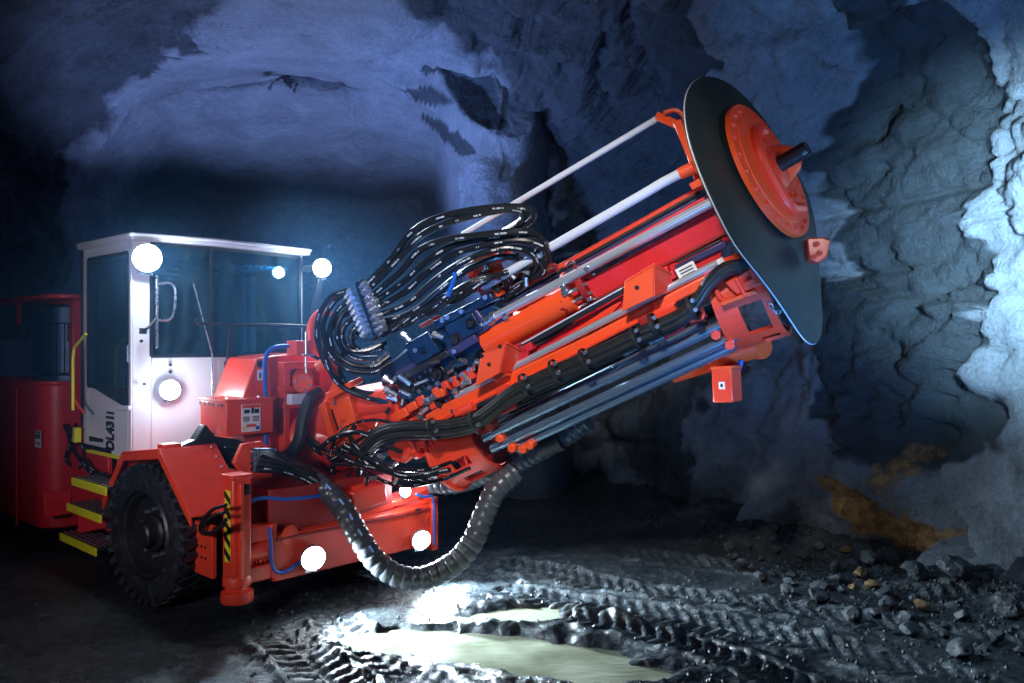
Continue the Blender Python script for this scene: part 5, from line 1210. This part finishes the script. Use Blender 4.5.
# big spiral sleeve hanging in a loop
def spiral(per, amp): return lambda L, r: r * (1 + amp * (1 if (L / per) % 1 < .72 else -1) )
SP = [(304, 474, 6.85), (326, 490, 6.72), (345, 512, 6.60), (358, 535, 6.50), (375, 560, 6.45), (398, 576, 6.42), (425, 578, 6.42), (452, 565, 6.45), (472, 543, 6.5), (484, 515, 6.55), (496, 490, 6.6), (515, 472, 6.66)]
spl = hose([at(*q) for q in SP], .088, SLEEVE, 'spiral_hose_sleeve', rig, 20, spiral(.075, .05), .012, 'thick black spiral-wrapped hose sleeve hanging in a loop')
P = [at(*q) + ZZ * .045 + tocam(at(*q)) * .080 for q in SP[:5]]; Q = catmull(P, .07)
for k in range(1, len(Q) - 1, 2):
    g = G(); g.bar(Q[k], Q[k].lerp(Q[k + 1], .75), tocam(Q[k]), .008, .004); part(g, 'blue_dash', mat('blue_dash_print', (.25, .45, .95), .5) if k == 1 else bpy.data.materials['blue_dash_print'], spl, bevel=0)
SP2 = [(432, 484), (455, 484), (480, 477), (505, 468), (530, 456), (552, 444), (572, 432), (588, 421)]
hose([fp(x, y, -.18) for x, y in SP2], .082, SLEEVE, 'spiral_hose_sleeve', rig, 20, spiral(.065, .05), .012, 'black spiral-wrapped hose sleeve under the feed')
g = G(); g.cyl(fp(540, 447, -.15), fp(562, 438, -.15), .10, None, 20); part(g, 'sleeve_clamp', BLACK, rig, bevel=0)
# hose loop on the outrigger plate
hose([onS(x, y, .08) for x, y in ((226, 505), (212, 510), (203, 520), (200, 530), (206, 534), (216, 530), (226, 520))], .014, RUB, 'looped_hose')
hose([onS(x, y, .06) for x, y in ((226, 512), (214, 516), (205, 524), (204, 531), (212, 533), (226, 524))], .012, RUB, 'looped_hose')
# ------------------------------------------------------------------ loose rock along the foot of the right-hand wall
LOOSE = mat('loose_rock', (0.034, 0.043, 0.052), 0.6, dirt=0.7, dcol=(0.03, 0.035, 0.04), scale=7, bump=0.6)
LOOSEO = mat('ochre_loose_rock', (0.20, 0.12, 0.05), 0.75, dirt=0.6, dcol=(0.05, 0.035, 0.02), scale=7, bump=0.6)
def rock(c, r, seed, m, label, group=None, nm='loose_rock'):
    bm = bmesh.new(); bmesh.ops.create_icosphere(bm, subdivisions=4 if r > .1 else 3, radius=1.0)
    rn = random.Random(seed); sx, sy, sz = rn.uniform(.8, 1.3), rn.uniform(.75, 1.1), rn.uniform(.55, .85); o_ = V3((seed * 1.7, seed * .9, seed * .3))
    cuts = [(norm((rn.uniform(-1, 1), rn.uniform(-1, 1), rn.uniform(-1, 1))), rn.uniform(.55, .85)) for _ in range(9)]
    for v in bm.verts:
        p = v.co.copy()
        for n_, d_ in cuts:
            e = p.dot(n_) - d_
            if e > 0: p -= n_ * e * .9
        p += p.normalized() * (.16 * mn.noise(p * 1.8 + o_) + .09 * mn.noise(p * 5 + o_) + .05 * mn.noise(p * 11 + o_))
        v.co = V3((p.x * sx, p.y * sy, p.z * sz)) * r
    me = bpy.data.meshes.new(nm); bm.to_mesh(me); bm.free(); me.materials.append(m)
    me.polygons.foreach_set('use_smooth', [True] * len(me.polygons)); me.set_sharp_from_angle(angle=math.radians(28))
    o = bpy.data.objects.new(nm, me); COL.objects.link(o); zl = min(v.co.z for v in me.vertices)
    o.location = (c[0], c[1], floor_h(c[0], c[1]) - zl - r * .12); o.rotation_euler = (0, 0, rn.uniform(0, 6))
    o['label'] = label; o['category'] = 'rock'
    if group: o['group'] = group
    return o
def wallfoot(px, back=.35):
    # ground point near the wall's foot on the pixel column
    k = (px - 512) / FPX; y = 5.5
    while y < 12 and k * y < station(y)[1] - back: y += .02
    return k * y, y
BIG = [(955, .30, .14, 'blocky dark grey boulder at the wall foot below the bright rock face'), (1005, .55, .13, 'pale-edged boulder at the far lower corner of the mud bank'), (915, .45, .11, 'angular dark rock just below the ochre stain'), (870, .35, .10, 'squat dark rock at the foot of the grooved wall left of the ochre stain')]
for i, (px, back, r, lb_) in enumerate(BIG):
    x, y = wallfoot(px, back); rock((x, y), r, 11 + i, LOOSE, lb_, None, 'boulder')
rk = random.Random(21)
PLACED = [(*wallfoot(b[0], b[1]), b[2] * 1.25) for b in BIG]
def free_spot(lo, hi, b0, b1, r):
    for _ in range(400):
        x, y = wallfoot(rk.uniform(lo, hi), rk.uniform(b0, b1))
        if all(math.hypot(x - a, y - b) > 1.55 * (r + c) for a, b, c in PLACED): break
    PLACED.append((x, y, r)); return x, y
for i in range(38):
    r_ = rk.uniform(.035, .095); x, y = free_spot(720, 1045, .2, 1.7, r_)
    rock((x, y), r_, 40 + i, LOOSE, 'small dark loose rock in the rubble along the foot of the rock wall', 'rubble along the wall foot')
for i in range(6):
    r_ = rk.uniform(.05, .09); x, y = free_spot(845, 925, .2, 1.1, r_); rock((x, y), r_, 140 + i, LOOSEO, 'small rust-brown rock lying under the ochre stain on the wall', 'brown rocks under the stain')
# gravel too fine to count
g = G()
for i in range(2600):
    if i % 2: px = rk.uniform(640, 1040); x, y = wallfoot(px, abs(rk.gauss(0.2, .55)) + .05)
    else:
        p = ground(rk.uniform(250, 1030), rk.uniform(560, 690)); x, y = p.x, p.y
        if pud(x, y) > -.1: continue
    r = rk.uniform(.006, .022); z = floor_h(x, y) + r * .3; a = rk.uniform(0, 3); dx, dy = math.cos(a) * r, math.sin(a) * r; k = rk.uniform(.5, 1)
    g.add([(x + dx, y + dy, z - r * .3), (x - dy, y + dx, z - r * .2), (x - dx * k, y - dy * k, z - r * .3), (x + dy * k, y - dx, z - r * .2), (x + dx * .2, y, z + r * .8), (x, y, z - r)], [(0, 1, 4), (1, 2, 4), (2, 3, 4), (3, 0, 4), (1, 0, 5), (2, 1, 5), (3, 2, 5), (0, 3, 5)])
WORLD_LOC['floor'] = V3((0, 0, 0)); gv = build(g, 'gravel', LOOSE, fl, 'fine wet gravel scattered over the mud and wall foot', smooth=0, kind='stuff')

# ------------------------------------------------------------------ damp haze hanging in the drift
def haze():
    m = bpy.data.materials.new('damp_haze'); m.use_nodes = True; nt = m.node_tree
    nt.nodes.remove(nt.nodes['Principled BSDF'])
    v = nt.nodes.new('ShaderNodeVolumePrincipled'); v.inputs['Color'].default_value = (0.22, 0.52, 1.0, 1); v.inputs['Anisotropy'].default_value = 0.45
    nt.links.new(v.outputs[0], nt.nodes['Material Output'].inputs['Volume'])
    ge = nt.nodes.new('ShaderNodeNewGeometry'); a = nt.nodes.new('ShaderNodeVectorMath'); a.operation = 'SUBTRACT'; a.inputs[1].default_value = HC
    b = nt.nodes.new('ShaderNodeVectorMath'); b.operation = 'DIVIDE'; b.inputs[1].default_value = HR; c = nt.nodes.new('ShaderNodeVectorMath'); c.operation = 'LENGTH'
    r = nt.nodes.new('ShaderNodeMapRange'); r.interpolation_type = 'SMOOTHSTEP'; r.inputs[1].default_value = 1.0; r.inputs[2].default_value = 0.25; r.inputs[3].default_value = 0.0; r.inputs[4].default_value = HAZE
    L = nt.links.new; L(ge.outputs['Position'], a.inputs[0]); L(a.outputs[0], b.inputs[0]); L(b.outputs[0], c.inputs[0]); L(c.outputs['Value'], r.inputs[0]); L(r.outputs[0], v.inputs['Density'])
    bm = bmesh.new(); bmesh.ops.create_icosphere(bm, subdivisions=4, radius=1.0); g = G()
    g.add([V3([HC[i] + HR[i] * v.co[i] for i in range(3)]) for v in bm.verts], [tuple(q.index for q in f.verts) for f in bm.faces]); bm.free()
    o = build(g, 'haze', m, None, 'thin blue haze hanging in the drift around the lamps', smooth=0, kind='stuff', cat='haze')
HAZE = 0.045; HC = (-2.6, 7.2, 1.95); HR = (3.2, 2.2, 1.75)
haze()
